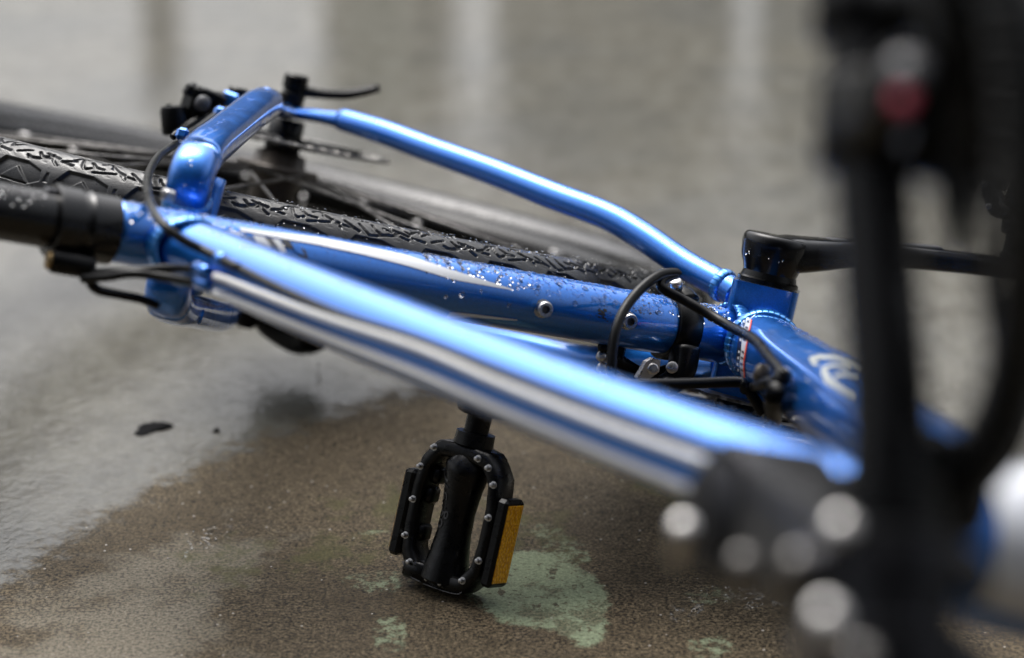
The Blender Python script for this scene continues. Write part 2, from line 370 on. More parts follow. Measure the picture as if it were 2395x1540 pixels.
    def noise(sc, det=3, rough=.5, stretch=None):
        n = t.nodes.new('ShaderNodeTexNoise'); n.inputs['Scale'].default_value = sc; n.inputs['Detail'].default_value = det; n.inputs['Roughness'].default_value = rough
        if stretch:
            mp = t.nodes.new('ShaderNodeMapping'); mp.inputs['Scale'].default_value = stretch; K(tc.outputs['Object'], mp.inputs[0]); K(mp.outputs[0], n.inputs['Vector'])
        else: K(tc.outputs['Object'], n.inputs['Vector'])
        return n.outputs['Fac']
    def A(name):
        n = t.nodes.new('ShaderNodeAttribute'); n.attribute_name = name; return n.outputs['Fac']
    def val(x): return x
    def math_(op, a, b_=None, c=None):
        n = t.nodes.new('ShaderNodeMath'); n.operation = op
        for i, q in enumerate((a, b_, c)):
            if q is None: continue
            if isinstance(q, (int, float)): n.inputs[i].default_value = q
            else: K(q, n.inputs[i])
        return n.outputs[0]
    def rng_(x, a0, a1, b0, b1):
        n = t.nodes.new('ShaderNodeMapRange'); n.interpolation_type = 'SMOOTHSTEP'
        for i, q in enumerate((a0, a1, b0, b1)): n.inputs[i + 1].default_value = q
        K(x, n.inputs[0]); return n.outputs[0]
    def mixc(f, c0, c1):
        n = t.nodes.new('ShaderNodeMix'); n.data_type = 'RGBA'
        if isinstance(f, (int, float)): n.inputs[0].default_value = f
        else: K(f, n.inputs[0])
        for i, c in ((6, c0), (7, c1)):
            if isinstance(c, tuple): n.inputs[i].default_value = (*c, 1)
            else: K(c, n.inputs[i])
        return n.outputs[2]
    grain = noise(430, 5, .82); mid = noise(110, 5, .65); big = noise(7, 5, .6); streak = noise(22, 4, .6)
    base = mixc(rng_(grain, .40, .62, 0, 1), (0.009, 0.0067, 0.0038), (0.235, 0.184, 0.116))
    base = mixc(rng_(mid, .42, .72, 0, .55), base, (0.010, 0.007, 0.004))
    base = mixc(rng_(big, .44, .70, 0, .5), base, (0.060, 0.045, 0.026))
    pore = t.nodes.new('ShaderNodeTexVoronoi'); pore.inputs['Scale'].default_value = 210; K(tc.outputs['Object'], pore.inputs['Vector'])
    base = mixc(math_('MULTIPLY', rng_(pore.outputs['Distance'], .16, .30, .85, 0), rng_(noise(30, 3), .42, .58, .25, 1)), base, (0.006, 0.005, 0.0035))
    # single pale sand grains
    vor = t.nodes.new('ShaderNodeTexVoronoi'); vor.inputs['Scale'].default_value = 120; K(tc.outputs['Object'], vor.inputs['Vector'])
    cs = t.nodes.new('ShaderNodeSeparateColor'); K(vor.outputs['Color'], cs.inputs[0])
    sand = math_('MULTIPLY', math_('LESS_THAN', vor.outputs['Distance'], .10), math_('GREATER_THAN', cs.outputs[0], .72))
    base = mixc(sand, base, (0.45, 0.42, 0.38))
    pl = math_('ADD', A('pale'), rng_(streak, .3, .7, -3, 3)); base = mixc(rng_(pl, -3, 3, 0, .80), base, mixc(rng_(grain, .36, .60, 0, 1), (0.060, 0.053, 0.040), (0.300, 0.268, 0.208)))
    ms = math_('ADD', A('moss'), rng_(noise(45, 5, .7), .3, .7, -3.5, 2.0)); base = mixc(rng_(ms, -1.5, 2.5, 0, .55), base, (0.085, 0.088, 0.030))
    pn = math_('ADD', A('paint'), rng_(noise(130, 7, .78), .3, .7, -.42, .42)); pmask = rng_(pn, -.12, .30, 0, .92)
    chip = math_('MULTIPLY', rng_(noise(95, 4, .6, (1, .55, 1)), .60, .66, 1, .15), rng_(noise(260, 3, .7), .57, .66, 1, .25))
    pmask = math_('MULTIPLY', math_('MULTIPLY', pmask, chip), rng_(noise(28, 5, .7), .40, .52, .35, 1))
    base = mixc(pmask, base, mixc(rng_(grain, .3, .7, 0, 1), (0.150, 0.185, 0.108), (0.390, 0.460, 0.305)))
    fm = math_('ADD', A('film'), rng_(noise(60, 5, .7), .3, .7, -1.6, 1.6)); fmask = rng_(fm, -1.0, 2.4, 0, 1)
    pd = math_('ADD', A('puddle'), rng_(noise(130, 4, .7, (1, .45, 1)), .32, .68, -1.7, 1.3)); pdm = rng_(pd, -.1, .25, 0, 1)
    wetm = math_('MAXIMUM', fmask, pdm)
    under = mixc(rng_(noise(35, 5, .65, (1, .6, 1)), .35, .65, 0, 1), (0.078, 0.074, 0.058), (0.134, 0.130, 0.108))
    under = mixc(rng_(noise(4, 4, .6), .4, .65, 0, .5), under, (0.060, 0.065, 0.064))
    base = mixc(math_('MULTIPLY', fmask, .85), base, under); K(base, b.inputs['Base Color'])
    K(rng_(grain, .3, .7, .45, .75), b.inputs['Roughness']); b.inputs['Specular IOR Level'].default_value = .12
    K(math_('MAXIMUM', math_('MAXIMUM', math_('MULTIPLY', fmask, .8), pdm), .05), b.inputs['Coat Weight']); b.inputs['Coat IOR'].default_value = 1.38
    K(math_('MULTIPLY', rng_(A('film'), 0.0, 110.0, .19, .03), math_('MULTIPLY_ADD', pdm, -.8, 1.0)), b.inputs['Coat Roughness'])
    bp = t.nodes.new('ShaderNodeBump'); bp.inputs['Strength'].default_value = .8; bp.inputs['Distance'].default_value = .0016
    hgt = math_('ADD', grain, math_('MULTIPLY', mid, .8)); K(hgt, bp.inputs['Height']); K(bp.outputs[0], b.inputs['Normal'])
    rp = t.nodes.new('ShaderNodeTexNoise'); rp.inputs['Scale'].default_value = 95; rp.inputs['Detail'].default_value = 2; rp.inputs['Distortion'].default_value = 1.2
    K(tc.outputs['Object'], rp.inputs['Vector'])
    b2 = t.nodes.new('ShaderNodeBump'); K(rng_(A('film'), 5.0, 120.0, .36, .035), b2.inputs['Strength']); b2.inputs['Distance'].default_value = .0022
    K(math_('ADD', rp.outputs['Fac'], math_('MULTIPLY', noise(9, 3, .6), .8)), b2.inputs['Height']); K(b2.outputs[0], b.inputs['Coat Normal'])
    me.materials.append(m); return o
build_ground()

# a low building across the square: outside the frame, seen as upright streaks mirrored in the wet concrete
def wall_box(mb, x0, x1, y0, y1, z0, z1):
    return box(mb, ((x0 + x1) / 2, (y0 + y1) / 2, (z0 + z1) / 2), ((1, 0, 0), (0, 1, 0), (0, 0, 1)), ((x1 - x0) / 2, (y1 - y0) / 2, (z1 - z0) / 2), .02)
fac = bpy.data.objects.new('building', None); COL.objects.link(fac); fac.location = (0, 10, 0)
fac['label'] = 'low grey building across the square mirrored in the wet concrete as dark upright bands'; fac['category'] = 'building'
mt_ = mat('teal_door_paint', (0.05, 0.19, 0.17), rough=.4); mbr = mat('brown_post_paint', (0.16, 0.10, 0.06), rough=.5)
mg_ = mat('grey_cladding', (0.07, 0.074, 0.070), rough=.6, cvar=.25, cscale=4); mw = mat('pale_render', (0.30, 0.29, 0.26), rough=.8, cvar=.1, cscale=3)
wall_box(MB(), -6, 6, 0, .3, 0, 1.0).build('plinth', mw, fac, raw=True)
for x0, x1, z1 in ((-.07, .94, 3.1), (1.06, 1.52, 3.0), (1.54, 6, 3.3)): wall_box(MB(), x0, x1, 0, .3, 1.003, z1).build('wall', mg_, fac, raw=True)
wall_box(MB(), -.79, -.70, .02, .3, 1.003, 2.7).build('wall', mg_, fac, raw=True)
wall_box(MB(), -.42, -.24, .02, .3, 1.003, 2.7).build('wall', mg_, fac, raw=True)
wall_box(MB(), -.697, -.423, .06, .3, 1.003, 2.6).build('door', mt_, fac, raw=True)
wall_box(MB(), -1.56, -1.42, .05, .25, 1.003, 2.3).build('post', mbr, fac, raw=True)

#PART2
# ------------------------------------------------------------------ the bicycle
bike = bpy.data.objects.new('bicycle', None); COL.objects.link(bike); bike.matrix_world = bike_m; bike.empty_display_size = .1
bike['label'] = 'blue mountain bicycle lying on its right side on wet concrete, beaded with rain'; bike['category'] = 'bicycle'
AX = np.array([0.17257, 0.39842, 0.0]); CHD = np.array([0.17257, 0.39842, 0])
ST_L = 0.432
ST0, ST1 = (0.0, 0, 0), (ST_L, 0, 0)
# --- bottom bracket shell: a squared block welded between the tubes
bb = MB()
fx = np.array([.80, .60, 0]); fy = np.array([-.60, .80, 0]); fx /= np.linalg.norm(fx); fy /= np.linalg.norm(fy)
pts = []
for cx, cy in ((1, 1), (-1, 1), (-1, -1), (1, -1)):
    for k in range(5):
        a0 = math.atan2(cy, cx) - PI / 4 + k * PI / 8; pts.append((cx * .0165 + .0045 * math.cos(a0), cy * .0165 + .0045 * math.sin(a0)))
prism(bb, pts, (0, 0, 0), fx, fy, (0, 0, 1), -.036, .0365)
shell = bb.build('bottom_bracket_shell', M['blue'], bike, sharp=35)
lathe(MB(), (0, 0, .0375), (0, 0, 1), [(-.0005, .0195), (.002, .0195), (.003, .018), (.0085, .0165)]).build('bearing_cup', M['anod'], shell, sharp=30)
# --- seat tube
st = tube(MB(), [(0.012, 0, 0), (.03, 0, 0), (.10, 0, 0), (.25, 0, 0), (.38, 0, 0), (.41, 0, 0), (ST_L, 0, 0)], [.0172, .0176, .0180, .0178, .0176, .0172, .0172], seg=40, k=6).build('seat_tube', M['blue'], bike)
# --- top tube, with a slightly flattened section
TT = [(.400, -.004, -.001), (.385, -.055, -.003), (.362, -.17, -.0065), (.330, -.33, -.0095), (.303, -.465, -.0105), (.285, -.553, -.0105)]
TTr = [.0172, .0178, .0188, .0192, .0198, .0205]
tt = tube(MB(), TT, TTr, [.0165, .0172, .0180, .0185, .0190, .0200], seg=40, k=10).build('top_tube', M['blue'], bike)
# --- down tube
DT = [(.006, -.012, 0), (.030, -.066, -.001), (.10, -.231, -.003), (.18, -.415, -.006), (.238, -.552, -.008)]
DTr = [.0205, .0220, .0245, .0255, .0255]
dt = tube(MB(), DT, DTr, [.0205, .0215, .0235, .0245, .0250], seg=44, k=10, power=2.25).build('down_tube', M['blue'], bike)
# --- head tube
HA = np.array([.9994, .034, -.0]); HA /= np.linalg.norm(HA); H0 = np.array([.268, -.562, -.008])
def hax(x, f=0.0, n=0.0): return H0 + HA * x
ht = lathe(MB(), H0, HA, [(-.034, .0320), (-.031, .0345), (-.012, .0335), (.004, .0310), (.018, .0272), (.030, .0262), (.043, .0275), (.045, .026)], 40).build('head_tube', M['blue'], bike, sharp=40)
lathe(MB(), H0 + HA * .0455, HA, [(0, .024), (.006, .0245), (.010, .020), (.012, .0175)], 32).build('headset_cup', M['anod'], bike, sharp=30)
lathe(MB(), H0 - HA * .0345, -HA, [(0, .0320), (.006, .0330), (.009, .028), (.0095, .02)], 32).build('headset_cup', M['anod'], bike, sharp=30)
hp_ = MB(); xs = np.linspace(-.030, .017, 12); surf_patch(hp_, H0, H0 + HA, lambda x: np.interp(x, [-.034, -.031, -.012, .004, .018], [.0320, .0345, .0335, .0310, .0272]), xs, np.full(12, -.70), np.full(12, 2.8), .0005, 14); hp_.build('head_sheen_patch', M['panel'], ht)  # added pale patch: sky glare on the head tube's upper side, put in as colour
# --- chain stays and seat stays
CSL = [on_wall(*q, (0, 0, 0), (.17257, .39842)) for q in ((1722, 688), (1690, 668), (1600, 618), (1500, 551), (1420, 506), (1300, 461), (1150, 402), (1000, 348), (900, 311), (800, 280))]
CSL = np.array(CSL); 
CSr = [.0092, .0092, .0092, .0094, .0094, .0094, .0092, .0090, .0088, .0080]
SSL = [on_wall(*q, (.39, .0175, 0), (-.2174, .3809)) for q in ((434, 512), (437, 475), (444, 430), (455, 390), (480, 352), (520, 318), (560, 285), (600, 253), (622, 240))]
SSL = np.array(SSL)
SSr = [.0112, .0114, .0116, .0116, .0112, .0108, .0106, .0106, .0102]
for sgn in (1, -1):
    mir = np.array([1, 1, sgn])
    c = tube(MB(), CSL * (mir if sgn > 0 else np.array([1, 1, -.80])), [x * 1.02 for x in CSr], [x * 1.06 for x in CSr], seg=28, k=8, ref=(.3, .2, 1)).build('chain_stay', M['blue'], bike)
    SS_ = SSL * (mir if sgn > 0 else np.array([1, 1, -.90])); s = tube(MB(), SS_, SSr, [x * 1.12 for x in SSr], seg=40, k=8, power=2.6, ref=(-.5, .85, .5) if sgn > 0 else (-.5, .85, -.5)).build('seat_stay', M['blue'], bike)
    if sgn > 0: CSo, SSo = c, s
    # dropout: slender forged arm from each stay to the axle
    CS_ = CSL * (mir if sgn > 0 else np.array([1, 1, -.80])); d = MB(); e = CS_[-1]; axp = AX + np.array([0, 0, .0705 * sgn])
    tube(d, [e + (CS_[-2] - e) * .12, e + (axp - e) * .35, axp + (e - axp) * .18], [.0068, .0050, .0045], [.0078, .0062, .0085], seg=14, k=5)
    e2 = SS_[-1]
    tube(d, [e2 + (axp - e2) * -.05, e2 + (axp - e2) * .5, axp], [.0100, .006, .0048], [.0095, .0062, .0085], seg=14, k=5)
    lathe(d, axp - np.array([0, 0, .0035]), (0, 0, 1), [(0, .0125), (.0005, .013), (.0065, .013), (.007, .0125)], 24)
    do = d.build('dropout', M['blue'], bike)
    if sgn > 0: DOo = do
br = MB(); tube(br, [(.352, .066, .034), (.356, .060, 0), (.352, .066, -.034)], .0065, seg=14, k=6); br.build('stay_bridge', M['blue'], bike)
# --- weld seams
wb = MB(); weld_ring(wb, (.0235, -.004, .002), (1, 0, 0), .0185, bead=.0036, n=26, wav=.002); wb.build('weld_bead', M['weld'], st)
wb = MB(); dax = np.array(DT[2]) - np.array(DT[0]); weld_ring(wb, np.array(DT[0]) + dax / np.linalg.norm(dax) * .0215, dax, .0225, .0218, bead=.0042, n=28, wav=.002); wb.build('weld_bead', M['weld'], dt)
wb = MB(); cax = CSL[2] - CSL[0]; weld_ring(wb, CSL[1] + cax * .0, cax, .0097, bead=.0026, n=16); wb.build('weld_bead', M['weld'], CSo)
wb = MB(); tax = np.array(TT[2]) - np.array(TT[0]); weld_ring(wb, np.array(TT[0]) + tax / np.linalg.norm(tax) * .0175, tax, .0186, .0178, bead=.0038, n=24, wav=-.004); wb.build('weld_bead', M['weld'], tt)
wb = MB(); weld_ring(wb, SSL[0] + (SSL[1] - SSL[0]) * .95, SSL[2] - SSL[0], .0128, .0116, bead=.0036, n=20); wb.build('weld_bead', M['weld'], SSo)
wb = MB(); tx = np.array(TT[-1]) - np.array(TT[-2]); weld_ring(wb, np.array(TT[-1]) - tx / np.linalg.norm(tx) * .024, tx, .0215, .021, bead=.004, n=24); wb.build('weld_bead', M['weld'], ht)
# --- brake mount tabs on the stay and dropout
bmnt = MB(); pm = on_r(548, 236, .352)
box(bmnt, pm, ((.7, -.7, 0), (.7, .7, .1), (0, 0, 1)), (.009, .006, .0055)); tube(bmnt, [pm + np.array([-.004, .004, 0]), on_r(600, 245, .345)], [.006, .008], seg=12, k=4)
bmnt.build('brake_mount', M['blue'], SSo)
lathe(MB(), on_r(556, 222, .352), (0, 0, 1), [(-.006, .0070), (.004, .0072), (.005, .0062)], 18).build('mount_bolt', M['anod'], SSo, sharp=30)

# --- decals on the seat tube: white swoosh, block lettering
def st_pt(px, py): return on_cyl(px, py, ST0, ST1, .0179)
def st_strip(name, up, lo, m, par=st, K=26, off=.0004):
    """strip between an upper and a lower edge followed on the tube"""
    U_ = np.array([st_pt(*q) for q in up]); L_ = np.array([st_pt(*q) for q in lo])
    U_ = U_[U_[:, 0].argsort()]; L_ = L_[L_[:, 0].argsort()]
    x0, x1 = max(U_[0, 0], L_[0, 0]), min(U_[-1, 0], L_[-1, 0]); xs = np.linspace(x0, x1, K)
    hi = np.interp(xs, U_[:, 0], U_[:, 1]); lo_ = np.interp(xs, L_[:, 0], L_[:, 1])
    mb = MB(); surf_patch(mb, ST0, ST1, .0180, xs, lo_, np.maximum(hi, lo_ + .01), off); return mb.build(name, m, par)
st_strip('swoosh_decal', [(560, 533), (640, 545), (740, 556), (850, 577), (950, 598), (1060, 634), (1200, 678)], [(560, 541), (640, 556), (740, 573), (850, 597), (950, 622), (1060, 655), (1200, 680)], M['white'], off=.00035)
st_strip('swoosh_decal', [(1040, 727), (1100, 733), (1210, 747)], [(1040, 741), (1100, 741), (1210, 749)], M['white'])
# block letters partly hidden by the top tube
def st_quad(px, mm, name='letter_decal', off=.0005):
    A_ = np.array([st_pt(*q) for q in px]); mb = MB(); p0 = np.array(ST0); e1, e2 = tube_axes(np.array([1.0, 0, 0])); V = []
    for i in range(5):
        for j in range(5):
            u, v = i / 4, j / 4; q = (A_[0] * (1 - u) + A_[1] * u) * (1 - v) + (A_[3] * (1 - u) + A_[2] * u) * v
            V.append(np.array([q[0], 0, 0]) + (.0180 + off) * (math.cos(q[1]) * e1 + math.sin(q[1]) * e2))
    mb.add(V, [(i * 5 + j, (i + 1) * 5 + j, (i + 1) * 5 + j + 1, i * 5 + j + 1) for i in range(4) for j in range(4)]); return mb.build(name, mm, st)
st_quad([(522, 540), (560, 545), (566, 562), (530, 557)], M['white'])
st_quad([(535, 549), (592, 557), (612, 582), (556, 570)], M['grey_dec'], off=.0006)
st_quad([(590, 552), (616, 556), (634, 580), (604, 579)], M['white'], off=.0008)
st_quad([(612, 556), (640, 560), (662, 590), (634, 586)], M['grey_dec'], off=.0006)
st_quad([(634, 560), (652, 563), (668, 590), (656, 592)], M['white'], off=.0008)
st_quad([(652, 560), (682, 566), (690, 584), (668, 580)], M['black_dec'], off=.0007)
st_quad([(676, 566), (700, 578), (712, 600), (690, 590)], M['blue'], off=.0008)
st_quad([(690, 575), (712, 585), (720, 606), (700, 600)], M['black_dec'], off=.0006)
# --- bottle bolts on the seat tube, socket heads turned to the viewer
for px, py in ((1268, 722), (1466, 750)):
    p = on_r(px, py, -.0175); a = np.array([.18, -1.0, .05])
    b = MB(); lathe(b, p, a, [(-.004, .0056), (.0010, .0056), (.0012, .0047), (.0064, .0047), (.0071, .0042), (.0071, .0025), (.0040, .0024)], 22, cap=False)
    bo = b.build('bottle_bolt', M['steel'], st, sharp=25)
    tri = [(.0024 * math.cos(k * PI / 3), .0024 * math.sin(k * PI / 3)) for k in range(6)]
    e1, e2 = tube_axes(a / np.linalg.norm(a)); prism(MB(), tri, p, e1, e2, a / np.linalg.norm(a), .0020, .0042).build('hex_socket', M['dsteel'], st)
# grease smear beside the bolt: small dark flecks
sm = MB()
for _ in range(46):
    px, py = (1408 + rng.normal() * 9, 731 + rng.normal() * 8) if rng.random() < .7 else (1505 + rng.normal() * 12, 722 + rng.normal() * 14)
    x, ph = st_pt(px, py); r = rng.uniform(.0003, .0010); surf_patch(sm, ST0, ST1, .0180, [x - r, x, x + r], [ph - r * 20, ph - r * 50, ph - r * 12], [ph + r * 20, ph + r * 46, ph + r * 18], .0003, 2)
sm.build('grease_smear', M['black_dec'], st)

# --- warning sticker and oval emblem on the down tube
D0 = np.array(DT[1]); D1 = np.array(DT[2])
from mathutils.bvhtree import BVHTree
def sight(obj):
    bv = BVHTree.FromPolygons([v.co.copy() for v in obj.data.vertices], [list(p.vertices) for p in obj.data.polygons])
    o = Vector((CB[1], CB[0], CB[2]))
    def hit(px, py):
        d = ray(px, py); h = bv.ray_cast(o, Vector((d[1], d[0], d[2])).normalized())
        return None if h[0] is None else (np.array(h[0])[[1, 0, 2]], np.array(h[1])[[1, 0, 2]])
    return hit
dt_hit = sight(dt)
def dt_strip(name, edge0, edge1, mm, off=.0005, K=14):
    """thin sticker between two edges, laid on the down tube's own surface"""
    A_, B_ = np.array(edge0, float), np.array(edge1, float); mb = MB(); G_ = []; tt_ = np.linspace(0, 1, len(A_))
    for u in np.linspace(0, 1, K):
        a = np.array([np.interp(u, tt_, A_[:, k]) for k in range(2)]); b = np.array([np.interp(u, tt_, B_[:, k]) for k in range(2)]); row = []
        for j in range(4):
            h = dt_hit(*(a + (b - a) * j / 3))
            row.append(None if h is None else h[0] + off * (h[1] if h[1] @ (CB - h[0]) > 0 else -h[1]))
        if all(q is not None for q in row): G_.append(row)
    n = len(G_)
    if n < 2: return None
    mb.add([q for r_ in G_ for q in r_], [(i * 4 + j, (i + 1) * 4 + j, (i + 1) * 4 + j + 1, i * 4 + j + 1) for i in range(n - 1) for j in range(3)]); return mb.build(name, mm, dt)
lab = [dict(a=[(1739, 738), (1728, 790), (1722, 850), (1726, 882)], b=[(1747, 740), (1737, 790), (1731, 850), (1735, 886)], m='black_dec'),
       dict(a=[(1747, 742), (1738, 790), (1731, 850), (1734, 884)], b=[(1757, 748), (1747, 800), (1739, 850), (1741, 886)], m='white'),
       dict(a=[(1757, 748), (1747, 800), (1739, 850), (1741, 886)], b=[(1760, 750), (1750, 800), (1742, 850), (1744, 888)], m='red_dec')]
for q in lab: dt_strip('warning_sticker', q['a'], q['b'], M[q['m']], .0004)
for k in range(9):   # tiny lines of print
    f = .06 + k * .1; 
    if .40 < f < .55: continue
    y = 742 + f * 140; x = np.interp(y, [742, 790, 850, 884], [1749, 1740, 1733, 1736]); dt_strip('print_line', [(x, y), (x, y + 5)], [(x + 6, y + 2), (x + 6, y + 7)], M['grey_dec'], .0006, 3)
    xx = x - 8; dt_strip('print_line', [(xx, y), (xx, y + 6)], [(xx + 4, y + 1), (xx + 4, y + 7)], M['white'], .0006, 3)
dt_strip('scratch_line', [(1745, 752), (1735, 800), (1736, 880), (1765, 960)], [(1746, 752), (1736.5, 800), (1737.5, 880), (1766, 960)], M['white'], .0004)
dt_strip('scratch_line', [(1757, 745), (1775, 728), (1800, 716)], [(1759, 746), (1777, 729.5), (1800, 718)], M['white'], .0004)
# emblem: open brush oval
ov = [(1893, 838), (1915, 832), (1950, 833), (1985, 845), (2010, 862)]; ov2 = [(1898, 850), (1918, 842), (1950, 843), (1982, 856), (2005, 874)]
dt_strip('emblem_decal', ov, ov2, M['gold_dec'], .0006)
dt_strip('emblem_decal', [(1893, 840), (1900, 855), (1912, 858)], [(1905, 840), (1908, 850), (1918, 852)], M['gold_dec'], .0006)
dt_strip('emblem_decal', [(1920, 862), (1945, 852), (1985, 858)], [(1924, 868), (1947, 860), (1985, 868)], M['gold_dec'], .0006)
dt_strip('emblem_decal', [(1920, 866), (1930, 895), (1960, 915), (1992, 938)], [(1937, 868), (1944, 887), (1970, 907), (1998, 926)], M['gold_dec'], .0006)
dt_strip('emblem_decal', [(1948, 880), (1970, 872), (2000, 880)], [(1952, 888), (1972, 882), (2000, 892)], M['gold_dec'], .0006)

# --- seat clamp, seat post, saddle
sc = MB(); lathe(sc, (ST_L - .0005, 0, 0), (1, 0, 0), [(0, .0182), (.0006, .0192), (.016, .0194), (.0172, .0186), (.0190, .0182), (.0215, .0182), (.0222, .0200), (.0345, .0202), (.0355, .0192)], 40)
clamp = sc.build('seat_clamp', M['post'], bike, sharp=25)
pb = on_r(150, 628, -.016)
lathe(MB(), pb + np.array([-.016, 0, .003]), (1, .1, 0), [(0, .0062), (.002, .0068), (.021, .0070), (.0235, .0064)], 20).build('clamp_barrel', M['anod'], clamp, sharp=30)
lathe(MB(), pb + np.array([.0075, .002, .003]), (1, .1, 0), [(0, .0052), (.0024, .0050)], 16).build('clamp_nut', M['brass'], clamp)
lv = MB(); tube(lv, [on_r(*q, -.02) for q in ((208, 655), (228, 678), (280, 690), (330, 700), (370, 716))], [.0030, .0028, .0026, .0026, .0024], seg=10, k=6); lv.build('clamp_lever', M['anod'], clamp)
box(MB(), on_r(160, 458, 0.0) + np.array([.004, 0, .0005]), ((1, 0, 0), (0, 1, 0), (0, 0, 1)), (.009, .005, .0018)).build('clamp_tab', M['grey'], clamp)
po = MB(); lathe(po, (.40, 0, 0), (1, 0, 0), [(0, .0150), (.05, .0156), (.25, .0156), (.262, .0150)], 36); post = po.build('seat_post', M['post'], bike)
sd_ = MB()     # saddle: broad tail, slim nose, along the riding direction
ux, uf = np.array([.956, -.292, 0]), np.array([-.292, -.956, 0]); so = np.array([.685, .01, 0])
ks = np.linspace(0, 1, 26); V = []; F = []
for k in ks:
    x = -.11 + .27 * k; hw = .072 * (1 - k) ** .7 + .019 * (k ** .5) ; hw *= min(1, (k + .02) * 9) ** .5 * min(1, (1.02 - k) * 12) ** .5
    for j in range(16):
        a = j / 16 * 2 * PI; V.append(so + uf * x + np.array([0, 0, 1]) * hw * math.cos(a) + ux * (.020 * math.sin(a) * (1 if math.sin(a) > 0 else 1.2) - .9 * hw * hw * math.cos(a) ** 2 * 3 + (.012 * (2 * k - 1) ** 2)))
F = [(i * 16 + j, i * 16 + (j + 1) % 16, (i + 1) * 16 + (j + 1) % 16, (i + 1) * 16 + j) for i in range(25) for j in range(16)] + [tuple(range(16)), tuple(400 + j for j in range(16))]
sd_.add(V, F); sad = sd_.build('saddle', M['seat'], bike)
rl = MB()
for q in (.022, -.022): tube(rl, [so + uf * -.085 + ux * -.012 + np.array([0, 0, q * 1.6]), so + uf * -.04 + ux * -.032 + np.array([0, 0, q]), so + uf * .04 + ux * -.032 + np.array([0, 0, q]), so + uf * .12 + ux * -.008 + np.array([0, 0, q * .4])], .0035, seg=10)
rl.build('saddle_rail', M['steel'], sad)

